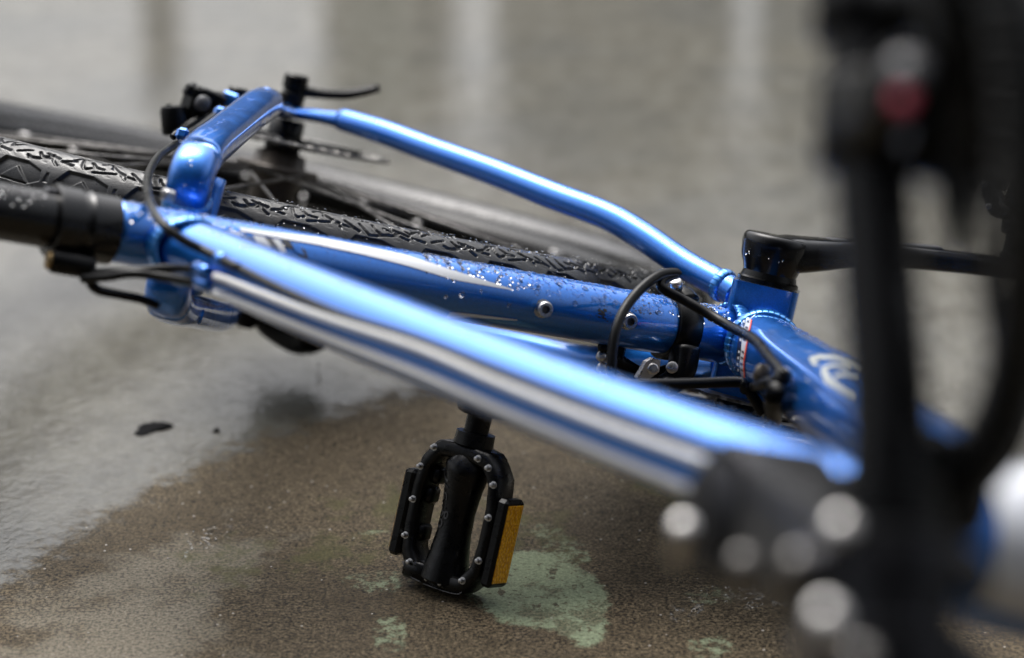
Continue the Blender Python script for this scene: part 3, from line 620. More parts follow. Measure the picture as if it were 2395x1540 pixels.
# --- wheels -------------------------------------------------------
TR, TS = .3105, .0254      # centre line and section radius of the tyre
def tyre_mesh():
    CIRC = 2 * PI * (TR + TS); NM = 46; pitch = CIRC / NM
    psi = np.concatenate([np.linspace(-PI, -1.75, 8)[:-1], np.linspace(-1.75, 1.75, 190), np.linspace(1.75, PI, 8)[1:-1]])
    c_a = (PI - .28) / (2 * PI) * CIRC; u = np.concatenate([np.arange(0, c_a - .36, .0018), np.arange(c_a - .36, c_a + .36, .00052), np.arange(c_a + .36, CIRC - .0005, .0018)]); NU = len(u)
    Ug, Pg = np.meshgrid(u, psi, indexing='ij'); Wg = Pg * TS      # arc length across the section, metres
    Dp = np.zeros_like(Ug)
    loc = (Ug % pitch)
    mot = (Ug // pitch).astype(int)
    def poly_in(x, y, pts):
        d = np.full(x.shape, 1e9); n = len(pts)
        for i in range(n):
            (x0, y0), (x1, y1) = pts[i], pts[(i + 1) % n]; L_ = math.hypot(x1 - x0, y1 - y0)
            d = np.minimum(d, ((x1 - x0) * (y - y0) - (y1 - y0) * (x - x0)) / L_)
        return d
    def segd(x, y, a, b):
        dx, dy = b[0] - a[0], b[1] - a[1]; t = np.clip(((x - a[0]) * dx + (y - a[1]) * dy) / (dx * dx + dy * dy), 0, 1)
        return np.hypot(x - a[0] - t * dx, y - a[1] - t * dy)
    mmv = .001
    hexp = [(2, 5.5), (4.5, 1.2), (29, 0.2), (38.5, 4.5), (37, 11.5), (26, 15.5), (9, 15.8)]
    rise = [(9, 2.0), (30, 1.2), (19.5, 11.3)]
    trap = [(40.3, 4.4), (44.2, 4.4), (43.4, 10.8), (41.4, 10.8)]
    r2 = np.random.default_rng(3)
    sipes = []
    for v in range(3):
        L0 = []
        for c in range(7):
            x0 = c * 6.6 + r2.uniform(0, 2.5); y0 = r2.uniform(18.5, 31)
            a = (x0, y0); b = (x0 + r2.uniform(2.5, 6), y0 + r2.choice([-1, 1]) * r2.uniform(1.5, 5)); c_ = (b[0] + r2.uniform(3, 6), b[1] + r2.choice([-1, 1]) * r2.uniform(.2, 2.2))
            L0 += [(a, b), (b, c_)]
            if r2.random() < .6: L0.append((a, (a[0] - r2.uniform(0, 3), a[1] + r2.uniform(3, 6))))
        L0 += [((0, 21.5), (9, 20.2)), ((24, 18.6), (38, 21.5)), ((34, 26), (44, 22.5)), ((3, 34), (15, 33)), ((22, 36), (35, 34.5))]
        sipes.append(L0)
    for side in (1, -1):
        x = ((loc / mmv) + (pitch / mmv / 2 if side < 0 else 0)) % (pitch / mmv); y = side * Wg / mmv
        hx = poly_in(x, y, hexp); rs = poly_in(x, y, rise); tp = poly_in(x, y, trap)
        d = 2.4 * np.clip(hx / .55, 0, 1) - 2.1 * np.clip((rs + .6) / 1.1, 0, 1) * (hx > 0)
        d = np.maximum(d, .9 * np.clip(tp / .5, 0, 1))
        for v in range(3):
            s = np.full(x.shape, 1e9)
            for a, b in sipes[v]: s = np.minimum(s, segd(x, y, a, b))
            s = np.where((mot % 3) == v, s, 1e9)
            d = np.maximum(d, 1.6 * np.clip((1.0 - s) / .30, 0, 1) * (y > 16.3))
        # slabs between the sipes sit at slightly different heights
        d += .14 * ((np.sin(x * .55 + y * .8 + mot * 1.3) > .35) & (y > 17) & (y < 34))
        Dp = np.where(side * Wg >= 0, np.maximum(Dp, d * (y > 0)), Dp)
    Dp *= .001
    rr = TS - Dp - .0022 * np.clip((abs(Pg) - 1.1) / .5, 0, 1)
    rho = TR + rr * np.cos(Pg); z = rr * np.sin(Pg) * 1.0
    th = Ug / (TR + TS)
    V = np.stack([rho * np.cos(th), rho * np.sin(th), z], -1).reshape(-1, 3); nv = len(psi)
    i = np.arange(NU)[:, None]; j = np.arange(nv)[None, :]; i2 = (i + 1) % NU; j2 = (j + 1) % nv
    F = np.stack([i * nv + j, i2 * nv + j, i2 * nv + j2, i * nv + j2], -1).reshape(-1, 4)
    me = bpy.data.meshes.new('tyre'); me.vertices.add(len(V)); me.vertices.foreach_set('co', V.reshape(-1)); me.loops.add(F.size); me.loops.foreach_set('vertex_index', F.reshape(-1))
    me.polygons.add(len(F)); me.polygons.foreach_set('loop_start', np.arange(len(F)) * 4); me.polygons.foreach_set('use_smooth', np.ones(len(F), bool)); me.update(calc_edges=True); me.validate()
    me.materials.append(M['rubber']); return me
def ring(mb, prof, seg=160):
    """closed profile (radius, z) swept round the wheel; raw local coordinates"""
    th = np.arange(seg) * 2 * PI / seg; n = len(prof)
    V = [(r * math.cos(t), r * math.sin(t), z) for t in th for r, z in prof]
    F = [(i * n + j, ((i + 1) % seg) * n + j, ((i + 1) % seg) * n + (j + 1) % n, i * n + (j + 1) % n) for i in range(seg) for j in range(n)]
    mb.add(V, F); return mb
def rawtube(mb, a, b, r0, r1, seg=8):
    a = np.array(a, float); b = np.array(b, float); t = b - a; t /= np.linalg.norm(t); e = np.cross(t, [.2, .1, 1.0]); e /= np.linalg.norm(e); f = np.cross(t, e); th = np.arange(seg) * 2 * PI / seg
    V = [p + r * (math.cos(k) * e + math.sin(k) * f) for p, r in ((a, r0), (b, r1)) for k in th]
    mb.add(V, [(j, (j + 1) % seg, seg + (j + 1) % seg, seg + j) for j in range(seg)] + [tuple(range(seg))[::-1], tuple(range(seg, 2 * seg))]); return mb
def zlathe(mb, prof, seg=32, c=(0, 0)):
    th = np.arange(seg) * 2 * PI / seg; n = len(prof)
    V = [(c[0] + r * math.cos(t), c[1] + r * math.sin(t), z) for z, r in prof for t in th]
    mb.add(V, [(i * seg + j, i * seg + (j + 1) % seg, (i + 1) * seg + (j + 1) % seg, (i + 1) * seg + j) for i in range(n - 1) for j in range(seg)] + [tuple(range(seg))[::-1], tuple((n - 1) * seg + j for j in range(seg))]); return mb
TYRE = tyre_mesh()
RIM = ring(MB(), [(.2865, -.0135), (.2915, -.0145), (.2955, -.0145), (.2950, -.0120), (.2880, -.0085), (.2750, -.0060), (.2722, 0), (.2750, .0060), (.2880, .0085), (.2950, .0120), (.2955, .0145), (.2915, .0145), (.2865, .0135), (.2790, .0118), (.2690, .0060), (.2672, 0), (.2690, -.0060), (.2790, -.0118)])
def wheel(name, front):
    e = bpy.data.objects.new(name, None); COL.objects.link(e); e.parent = bike
    ty = bpy.data.objects.new('tyre', TYRE); COL.objects.link(ty); ty.parent = e
    rimm = RIM if not front else None
    if front: ro = bpy.data.objects.new('rim', bpy.data.meshes['rim']); COL.objects.link(ro); ro.parent = e
    else: RIM.build('rim', M['anod'], e, raw=True)
    fl = .027
    hb = zlathe(MB(), [(-.052, .009), (-.0515, .014), (-.040, .015), (-fl - .004, .0185), (-fl - .0035, .0300), (-fl - .0005, .0305), (-fl + .003, .022), (-.012, .0175), (.012, .0175), (fl - .003, .022), (fl + .0005, .0305), (fl + .0035, .0300), (fl + .004, .0200), (.040, .0185), (.041, .0135), (.058, .0115), (.0645, .0115), (.065, .008)]).build('hub', M['hubm'], e, raw=True)
    for k in range(32):
        sd = 1 if k % 2 else -1; g = k // 2; a = g * 2 * PI / 16 + (PI / 16 if sd > 0 else 0); lead = 1 if g % 2 else -1
        a2 = k * 2 * PI / 32 ; ha = a2 + lead * 1.15
        p = (.0272 * math.cos(ha), .0272 * math.sin(ha), sd * (fl + .001 * lead)); q = (.2665 * math.cos(a2), .2665 * math.sin(a2), sd * .0022)
        sp = rawtube(MB(), p, q, .00115, .00115, 8).build('spoke', M['dsteel'], e, raw=True)
    for k in range(32):
        a2 = k * 2 * PI / 32; sd = 1 if k % 2 else -1; d = np.array([math.cos(a2), math.sin(a2), 0])
        mbn = rawtube(MB(), d * .2700 + np.array([0, 0, sd * .0022]), d * .2560 + np.array([0, 0, sd * .0036]), .0026, .0020, 8); mbn.build('spoke_nipple', M['steel'], e, raw=True)
    if not front:
        # brake rotor: slotted ring on a spider
        rt = MB(); zr = .0505
        NS = 40
        for lo, hi in ((.0655, .0690), (.0765, .0800)): ring(rt, [(lo, zr - .0009), (hi, zr - .0009), (hi, zr + .0009), (lo, zr + .0009)], 120)
        for k in range(NS):
            a = k * 2 * PI / NS; a3 = a + .09
            rawtube(rt, (.0685 * math.cos(a), .0685 * math.sin(a), zr), (.077 * math.cos(a3), .077 * math.sin(a3), zr), .0017, .0017, 6)
        rt.build('brake_rotor', M['rotor'], e, raw=True)
        rs = MB()
        for k in range(6):
            a = k * PI / 3; rawtube(rs, (.018 * math.cos(a), .018 * math.sin(a), zr - .001), (.0665 * math.cos(a + .35), .0665 * math.sin(a + .35), zr), .0042, .0022, 8)
        ring(rs, [(.012, zr - .003), (.0235, zr - .003), (.0235, zr + .0012), (.012, zr + .0012)], 40); rs.build('rotor_spider', M['anod'], e, raw=True)
        cs_ = MB(); T_ = (32, 28, 24, 21, 18, 15, 13)
        for i, n in enumerate(T_):
            r = n * .00203; z = -.0335 - i * .0042; ring(cs_, [(.016, z - .0009), (r, z - .0009), (r, z + .0009), (.016, z + .0009)], 60)
            for k in range(n): a = k * 2 * PI / n; rawtube(cs_, (r * math.cos(a), r * math.sin(a), z), ((r + .0032) * math.cos(a), (r + .0032) * math.sin(a), z), .0022, .0008, 5)
        cs_.build('cassette', M['dsteel'], e, raw=True)
        ring(MB(), [(.030, -.0300), (.0745, -.0285), (.0750, -.0295), (.030, -.0312)], 80).build('spoke_guard', M['smoke'], e, raw=True)
    return e
rw = wheel('rear_wheel', False); rw.location = (AX[1], AX[0], 0); rw.rotation_euler = (math.radians(.25), 0, .28)
# quick release: nut, lever
axo = AX + np.array([0, 0, .0705])
qr = MB(); lathe(qr, axo, (0, 0, 1), [(.0035, .0062), (.006, .0088), (.014, .0096), (.0155, .0076), (.0170, .0076), (.0180, .0092), (.0270, .0092), (.0285, .0078)], 24)
qro = qr.build('quick_release', M['anod'], bike, sharp=30)
ql = MB(); c0 = axo + np.array([0, 0, .0165]); tipv = on_r(885, 207, AX[1] - .012)
tube(ql, [c0 + (tipv - c0) * .06, c0 + (tipv - c0) * .30 + np.array([0, 0, -.0030]), c0 + (tipv - c0) * .66 + np.array([0, 0, -.0040]), tipv], [.0046, .0036, .0036, .0030], [.0055, .0066, .0076, .0056], seg=16, k=6, power=2.6)
ql.build('quick_release_lever', M['anod'], qro)
lathe(MB(), AX + np.array([0, 0, .0385]), (0, 0, 1), [(0, .0125), (.0005, .0132), (.026, .0132), (.027, .010)], 24).build('axle_end', M['anod'], bike)
lathe(MB(), AX - np.array([0, 0, .0745]), (0, 0, -1), [(0, .0088), (.006, .0096), (.014, .0090), (.018, .006)], 24).build('axle_nut', M['anod'], bike)

# --- rear disc caliper, with its adjuster, arm and hose
cal = MB(); cc = on_r(478, 268, .352)
box(cal, cc + np.array([0, .004, -.002]), ((1, -.25, 0), (.25, 1, 0), (0, 0, 1)), (.0125, .010, .0085), .25)
box(cal, on_r(441, 258, .350), ((1, -.2, .12), (.2, 1, 0), (-.12, 0, 1)), (.0042, .0085, .0180), .3)
lathe(cal, on_r(408, 290, .345), (.25, .1, 1), [(-.008, .0070), (-.007, .0090), (.009, .0095), (.012, .0085), (.0125, .0055), (.0075, .0050)], 24, cap=False)
lathe(cal, on_r(424, 268, .350), (1, -.2, .1), [(-.009, .0045), (.012, .0045)], 16)
lathe(cal, on_r(486, 232, .348), (1, -.1, -.2), [(-.010, .0052), (.004, .0058), (.010, .0045)], 18)
lathe(cal, on_r(462, 222, .350), (.1, 0, 1), [(-.006, .0050), (.0035, .0055), (.005, .0042)], 16)
box(cal, on_r(505, 246, .350), ((1, -.2, .1), (.2, 1, 0), (-.1, 0, 1)), (.0060, .0055, .0040), .3)
tube(cal, [on_r(438, 224, .35), on_r(450, 207, .35), on_r(456, 196, .352)], [.0048, .0050, .0012], seg=10, k=4)
for k in range(4): lathe(cal, on_r(492 + k * 6, 270 - k * 3, .340), (-1, .15, .3), [(0, .0046), (.0016, .0046)], 14)
caliper = cal.build('brake_caliper', M['plastic'], bike, sharp=35)
arm = MB(); tube(arm, [on_r(470, 212, .345), on_r(500, 222, .345), on_r(528, 235, .345)], [.0030, .0024, .0020], [.005, .0042, .003], seg=10, k=5); arm.build('caliper_arm', M['anod'], caliper)
lathe(MB(), on_r(473, 244, .338), (.3, -1, .2), [(-.004, .0055), (.006, .0055), (.008, .004)], 16).build('caliper_bolt', M['grey'], caliper)
tube(MB(), [on_r(412, 320, .334), on_r(440, 297, .338), on_r(475, 280, .340), on_r(505, 272, .342)], .0040, seg=12).build('caliper_boot', M['hose'], caliper)
# --- rear brake hose: from the caliper down the stay and along the top tube
hp = [on_r(508, 268, .29), on_r(470, 296, .262), on_r(440, 315, .238), on_r(412, 337, .215), on_r(372, 366, .16), on_r(350, 402, .10), on_r(344, 440, .03), on_r(354, 485, -.03), on_r(383, 527, -.058), on_r(430, 563, -.066), on_r(478, 587, -.068)]
def tt_at(px, py, off=.021):
    """point on the viewer's side of the top tube, off metres from its axis"""
    A_, B_ = np.array(TT[1]), np.array(TT[-1]); x, ph = on_cyl(px, py, A_, B_, off); a = (B_ - A_) / np.linalg.norm(B_ - A_); e1, e2 = tube_axes(a)
    return A_ + a * x + off * (math.cos(ph) * e1 + math.sin(ph) * e2)
hz = MB(); tube(hz, hp + [tt_at(560, 628)], .0026, seg=12, k=8)
hose = hz.build('brake_hose', M['hose'], bike)
def tt_run(pxs, rad, name, mm, off):
    mb = MB(); tube(mb, [tt_at(*q, off) for q in pxs], rad, seg=12, k=8); return mb.build(name, mm, bike)
tt_run([(505, 599), (640, 668), (800, 738), (972, 792), (1167, 868), (1376, 948), (1585, 1024), (1725, 1072), (1820, 1105)], .0023, 'brake_hose', M['hose'], .0205)
tt_run([(504, 646), (729, 733), (972, 813), (1167, 896), (1376, 980), (1585, 1058), (1725, 1108), (1800, 1135)], .0022, 'shift_cable', M['sheath'], .0218)
tt_run([(502, 686), (729, 777), (972, 872), (1167, 958), (1376, 1047), (1585, 1133), (1650, 1160)], .0022, 'shift_cable', M['sheath'], .0220)
# blue cable stops brazed to the top tube, black housings leading out of them
for (px, py), (hx, hy) in (((470, 631), (240, 640)), ((472, 662), (240, 655))):
    p = tt_at(px, py, .0225); q = tt_at(px + 40, py + 18, .0225); d = (q - p) / np.linalg.norm(q - p)
    lathe(MB(), p - d * .005, d, [(0, .0032), (.001, .0036), (.011, .0036), (.012, .0028)], 16).build('cable_stop', M['blue'], tt)
for px, py in ((1775, 1112), (1690, 1150)):
    p = tt_at(px, py, .0225); q = tt_at(px + 40, py + 16, .0225); d = (q - p) / np.linalg.norm(q - p)
    lathe(MB(), p - d * .004, d, [(0, .0036), (.001, .0046), (.012, .0046), (.013, .0034)], 16).build('cable_stop', M['blue'], tt)
p = tt_at(516, 606, .0205); q = tt_at(560, 630, .0205); d = (q - p) / np.linalg.norm(q - p)
lathe(MB(), p - d * .003, d, [(0, .0032), (.001, .0038), (.006, .0038), (.007, .003)], 16).build('hose_guide', M['blue'], tt)
for pts, rd in (([(462, 629), (400, 627), (330, 632), (260, 636), (215, 640)], .0024), ([(462, 660), (380, 648), (310, 640), (250, 648), (190, 652)], .0026)):
    mb = MB(); tube(mb, [tt_at(*pts[0], .0225)] + [on_r(*q, -.045 + .008 * i) for i, q in enumerate(pts[1:])], rd, seg=12, k=8); mb.build('cable_housing', M['hose'], bike)
# hose guides on the left seat stay
for (px, py), dep in (((428, 318), .20), ((515, 268), .29)):
    p = on_r(px, py, dep); box(MB(), p, ((.5, -.8, .3), (.8, .5, 0), (-.2, .2, 1)), (.0065, .0040, .0040), .25).build('hose_guide', M['blue'], SSo)
tube(MB(), [on_r(404, 322, .21), on_r(412, 313, .212), on_r(424, 311, .214), on_r(432, 318, .214)], .0022, seg=10).build('hose_clip', M['anod'], SSo)
# small metal tag at the foot of the seat stay
box(MB(), on_r(393, 458, .012), ((1, 0, .1), (0, 1, 0), (-.1, 0, 1)), (.0035, .004, .0036), .2).build('stay_cap', M['steel'], SSo)
# lower stay fittings: ring stop and hook
for (px, py), dep in (((458, 738), .10), ((375, 723), .05)):
    p = on_r(px, py, dep); lathe(MB(), p, (.9, .3, .1), [(-.004, .003), (-.004, .0048), (.005, .0048), (.005, .003)], 18).build('cable_stop', M['blue'], SSo)

# --- front derailleur: band clamp, link arms, cage
CLs = on_r(1617, 780, -.02)[0]
fd = MB(); lathe(fd, (CLs - .0085, 0, 0), (1, 0, 0), [(0, .0195), (.0008, .0210), (.0162, .0210), (.017, .0195)], 40)
tube(fd, [(CLs, -.016, -.010), (CLs + .001, -.020, -.022), (CLs + .006, -.021, -.031), (CLs + .013, -.020, -.035)], [.0085, .0082, .0072, .006], [.010, .0090, .0075, .006], seg=18, k=5, power=2.6, ref=(1, 0, 0))
tube(fd, [(CLs - .003, -.006, .018), (CLs - .001, 0, .0215), (CLs + .002, .008, .021)], [.0055, .0050, .0045], [.008, .0075, .007], seg=14, k=4, ref=(0, 0, 1))
fdo = fd.build('front_derailleur', M['plastic'], bike)
for (px, py), rr in (((1572, 860), .0036), ((1527, 863), .0034)):
    lathe(MB(), on_r(px, py, -.027), (.45, -.85, .15), [(-.004, rr), (.0012, rr), (.0016, rr * .8)], 18).build('pivot_pin', M['steel'], fdo, sharp=30)
pl = [on_r(*q, -.0265) for q in ((1545, 843), (1528, 838), (1512, 846), (1500, 868), (1490, 884), (1500, 893), (1520, 886), (1542, 870))]
mb = MB(); c_ = pl[0]; V = list(pl) + [p + np.array([.001, .0022, 0]) for p in pl]; n = len(pl)
mb.add(V, [(i, (i + 1) % n, n + (i + 1) % n, n + i) for i in range(n)] + [tuple(range(n)), tuple(range(n, 2 * n))[::-1]], False); mb.build('link_plate', M['steel'], fdo)
cg = MB(); tube(cg, [on_r(*q, .0) for q in ((1437, 838), (1470, 862), (1510, 880), (1560, 868))], .0030, [.005, .005, .005, .004], seg=10, k=5, ref=(0, 1, 0)); box(cg, on_r(1430, 822, .004), ((1, .2, 0), (0, 1, 0), (0, 0, 1)), (.007, .006, .006), .2)
cg.build('derailleur_cage', M['plastic'], fdo)
for px, py in ((1408, 835), (1412, 812), (1409, 862)):
    lathe(MB(), on_r(px, py, .0), (.75, -.6, .2), [(-.006, .0030), (.002, .0034), (.003, .0026)], 14).build('limit_screw', M['steel'] if py > 820 else M['anod'], fdo)
lathe(MB(), on_r(1580, 664, -.006), (.6, -.4, 1), [(-.004, .0042), (.002, .0042), (.003, .003)], 16).build('clamp_bolt', M['steel'], fdo)
# --- bottle cage on the down tube: bent black rod, one long loop
def dtp(px, py, off): 
    x, ph = on_cyl(px, py, DT[1], DT[3], off); a = np.array(DT[3]) - np.array(DT[1]); a = a / np.linalg.norm(a); e1, e2 = tube_axes(a); return np.array(DT[1]) + a * x + off * (math.cos(ph) * e1 + math.sin(ph) * e2)
cage_a = [dtp(1836, 880, .031), dtp(1800, 838, .034), dtp(1762, 794, .036), on_r(1700, 760, -.070), on_r(1610, 708, -.044), on_r(1552, 676, -.036), on_r(1550, 655, -.032), on_r(1583, 640, -.029), on_r(1545, 643, -.033), on_r(1500, 675, -.040), on_r(1462, 722, -.048), on_r(1440, 775, -.055), on_r(1431, 840, -.060), on_r(1432, 900, -.064)]
cg = MB(); tube(cg, cage_a, .0031, seg=14, k=8)
cage_b = [on_r(1440, 900, -.075), on_r(1530, 899, -.078), on_r(1640, 897, -.080), on_r(1722, 894, -.085), on_r(1742, 902, -.088), on_r(1762, 930, -.092), on_r(1786, 968, -.096)]
cgo = cg.build('bottle_cage', M['plastic'], bike)
tube(MB(), cage_b, .0033, seg=14, k=8).build('cage_rod', M['plastic'], cgo)
tube(MB(), [dtp(1835, 868, .031), dtp(1822, 900, .031), dtp(1808, 940, .031), on_r(1812, 985, -.098)], [.0050, .0056, .0050, .004], seg=14, k=6).build('cage_bracket', M['plastic'], cgo)
tube(MB(), [dtp(1815, 890, .031), dtp(1786, 898, .033), on_r(1762, 905, -.092), on_r(1740, 912, -.09)], .0030, seg=12, k=5).build('cage_rod', M['plastic'], cgo)
for (px, py), rr in (((1832, 876), .0040), ((1784, 870), .0046)):
    lathe(MB(), dtp(px, py, .030), (.5, -.8, .4), [(-.009, rr), (.001, rr), (.002, rr * .7)], 16).build('cage_bolt', M['steel'] if px > 1800 else M['hubm'], cgo)

# --- cranks, chainrings, chain
TH = math.radians(8.65); cd = np.array([math.cos(TH), math.sin(TH), 0]); cx_ = np.array([-math.sin(TH), math.cos(TH), 0])
def crank(sg, name, nb, ne):
    """nb: height of the boss top, ne: height of the arm's middle at the pedal end"""
    d = cd * (1 if sg < 0 else -1); z = lambda n: np.array([0, 0, n * sg]); mb = MB(); nm = nb - .0100
    kx = (ne - nb) / .0100
    def an(x): return nb + np.interp(x, [0, .03, .0645, .13, .168, .19], [-.0115, -.0060, .0012, .0072, .0100, .0105]) * (1 if kx > 0 else .55) - (0 if kx > 0 else .004)
    xs_ = [-.006, .012, .030, .045, .0645, .095, .130, .160, .175, .1820, .1838]
    tube(mb, [d * x + z(an(x)) for x in xs_], [.0095, .0115, .0102, .0090, .0082, .0074, .0070, .0068, .0066, .0058, .0035], [.0190, .0190, .0165, .0142, .0128, .0120, .0122, .0128, .0118, .0095, .006], seg=36, k=6, power=3.6)
    lathe(mb, (0, 0, .0395 * sg), (0, 0, sg), [(0, .0150), (.003, .0165), (nb - .060, .0180), (nb - .054, .0205), (nb - .0460, .0218), (nb - .0420, .0214), (nb - .0400, .0200), (nb - .0395, .0185), (nb - .0400, .0130)], 40)
    o = mb.build(name, M['crank'], bike, sharp=50)
    lathe(MB(), (0, 0, (nb - .0030) * sg), (0, 0, sg), [(0, .0115), (.0016, .0115), (.0020, .0100)], 24).build('crank_cap', M['anod'], o)
    return o
crL = crank(1, 'crank_arm', .0680, .0780); crR = crank(-1, 'crank_arm', .0680, .0660)
# raised top face panel on the left arm
mb = MB(); d = -cd; box(mb, d * .075 + np.array([0, 0, .0768]), (d + np.array([0, 0, .12]), cx_, np.array([.12, 0, 1])), (.040, .0060, .0012), .3); mb.build('arm_inlay', M['grey'], crL)
cr = MB()
def cring(mb, r, z, nt):
    th = np.arange(nt * 4) * 2 * PI / (nt * 4); V = []
    for k, t in enumerate(th):
        ro = r + (.0042 if k % 4 == 1 else .0030 if k % 4 in (0, 2) else 0.0)
        for rad, zz in ((r - .014, z - .0011), (ro, z - .0009), (ro, z + .0009), (r - .014, z + .0011)): V.append((rad * math.cos(t), rad * math.sin(t), zz))
    n = len(th); mb.add(V, [(i * 4 + j, ((i + 1) % n) * 4 + j, ((i + 1) % n) * 4 + (j + 1) % 4, i * 4 + (j + 1) % 4) for i in range(n) for j in range(4)], False)
cring(cr, .0845, -.0505, 42); cring(cr, .065, -.0425, 32); cring(cr, .045, -.0350, 22)
cro = cr.build('chainring', M['dsteel'], bike)
cr2 = MB()
for k in range(4):
    a = k * PI / 2 + .4; tube(cr2, [(0, 0, -.052), (.035 * math.cos(a), .035 * math.sin(a), -.050), (.072 * math.cos(a), .072 * math.sin(a), -.0495)], [.010, .006, .005], [.013, .009, .008], seg=10, k=4)
cr2.build('crank_spider', M['anod'], cro)
gd = MB(); th = np.arange(120) * 2 * PI / 120
V = [(r * math.cos(t), r * math.sin(t), z) for t in th for r, z in ((.083, -.0560), (.0935, -.0560), (.0935, -.0535), (.083, -.0535))]
gd.add(V, [(i * 4 + j, ((i + 1) % 120) * 4 + j, ((i + 1) % 120) * 4 + (j + 1) % 4, i * 4 + (j + 1) % 4) for i in range(120) for j in range(4)]); gd.build('chain_guard', M['rotor'], cro)
# chain: rollers and plates between the big ring and the cassette
ch = MB(); z0, z1 = -.0505, -.0545; rA, rB = .0865, .034; P = []
ang = math.atan2(AX[1], AX[0]); dist = np.hypot(*AX[:2]); off = math.asin((rA - rB) / dist)
u_ = np.array([math.cos(ang), math.sin(ang)]); v_ = np.array([-u_[1], u_[0]])
pa = [rA * (math.sin(off) * u_ + math.cos(off) * v_), AX[:2] + rB * (math.sin(off) * u_ + math.cos(off) * v_)]
pb_ = [rA * (math.sin(off) * u_ - math.cos(off) * v_), AX[:2] + rB * 1.6 * (math.sin(off) * u_ - math.cos(off) * v_)]
aa = [math.atan2(*(pa[0][::-1])), math.atan2(*(pb_[0][::-1]))]
arc = np.linspace(aa[0], aa[1] + 2 * PI if aa[1] < aa[0] else aa[1], 26)
loop = [np.append(pa[1] + (pa[0] - pa[1]) * k / 34, z1 + (z0 - z1) * k / 34) for k in range(34)] + [np.array([rA * math.cos(a), rA * math.sin(a), z0]) for a in arc] + [np.append(pb_[0] + (pb_[1] - pb_[0]) * k / 34, z0 + (-.056 - z0) * k / 34) for k in range(1, 35)]; GL = 1
loop = np.array(loop); ds = np.r_[0, np.cumsum(np.linalg.norm(np.diff(loop, axis=0), axis=1))]; NL = int(ds[-1] / .0127)
Q = np.array([[np.interp(k * .0127, ds, loop[:, i]) for i in range(3)] for k in range(NL)])
for k in range(NL - 1):
    lathe(ch, Q[k] - np.array([0, 0, .0034]), (0, 0, 1), [(0, .0042), (.0068, .0042)], 10)
    hw = .0030 if k % 2 else .0024
    d = Q[k + 1] - Q[k]; L_ = np.linalg.norm(d); d /= L_; e = np.cross(d, [0, 0, 1.0])
    for s_ in (-1, 1): box(ch, (Q[k] + Q[k + 1]) / 2 + np.array([0, 0, s_ * hw]), (d, e, (0, 0, 1)), (L_ / 2 + .0035, .0038, .0005), .2)
ch.build('chain', M['rust'], bike)
# rear derailleur: body, cage, two pulleys
rd = MB(); hb_ = AX + np.array([-.012, .022, -.075])
tube(rd, [hb_, hb_ + np.array([-.016, -.006, -.012]), hb_ + np.array([-.030, -.030, -.018]), hb_ + np.array([-.034, -.048, -.014])], [.010, .012, .0125, .010], [.012, .014, .013, .011], seg=16, k=5, power=2.6)
rdo = rd.build('rear_derailleur', M['plastic'], bike)
pc1 = AX + np.array([-.060, -.030, -.062]); pc2 = AX + np.array([-.115, -.065, -.066])
for p in (pc1, pc2):
    lathe(MB(), p - np.array([0, 0, .004]), (0, 0, 1), [(0, .006), (.001, .0215), (.007, .0215), (.008, .006)], 24).build('pulley', M['plastic'], rdo)
for z in (-.009, .0075):
    mb = MB(); tube(mb, [pc1 + np.array([.010, .006, z]), pc1 + np.array([0, 0, z]), pc2 + np.array([0, 0, z]), pc2 + np.array([-.010, -.006, z])], .0012, [.006, .013, .012, .005], seg=10, k=5); mb.build('pulley_cage', M['dsteel'], rdo)

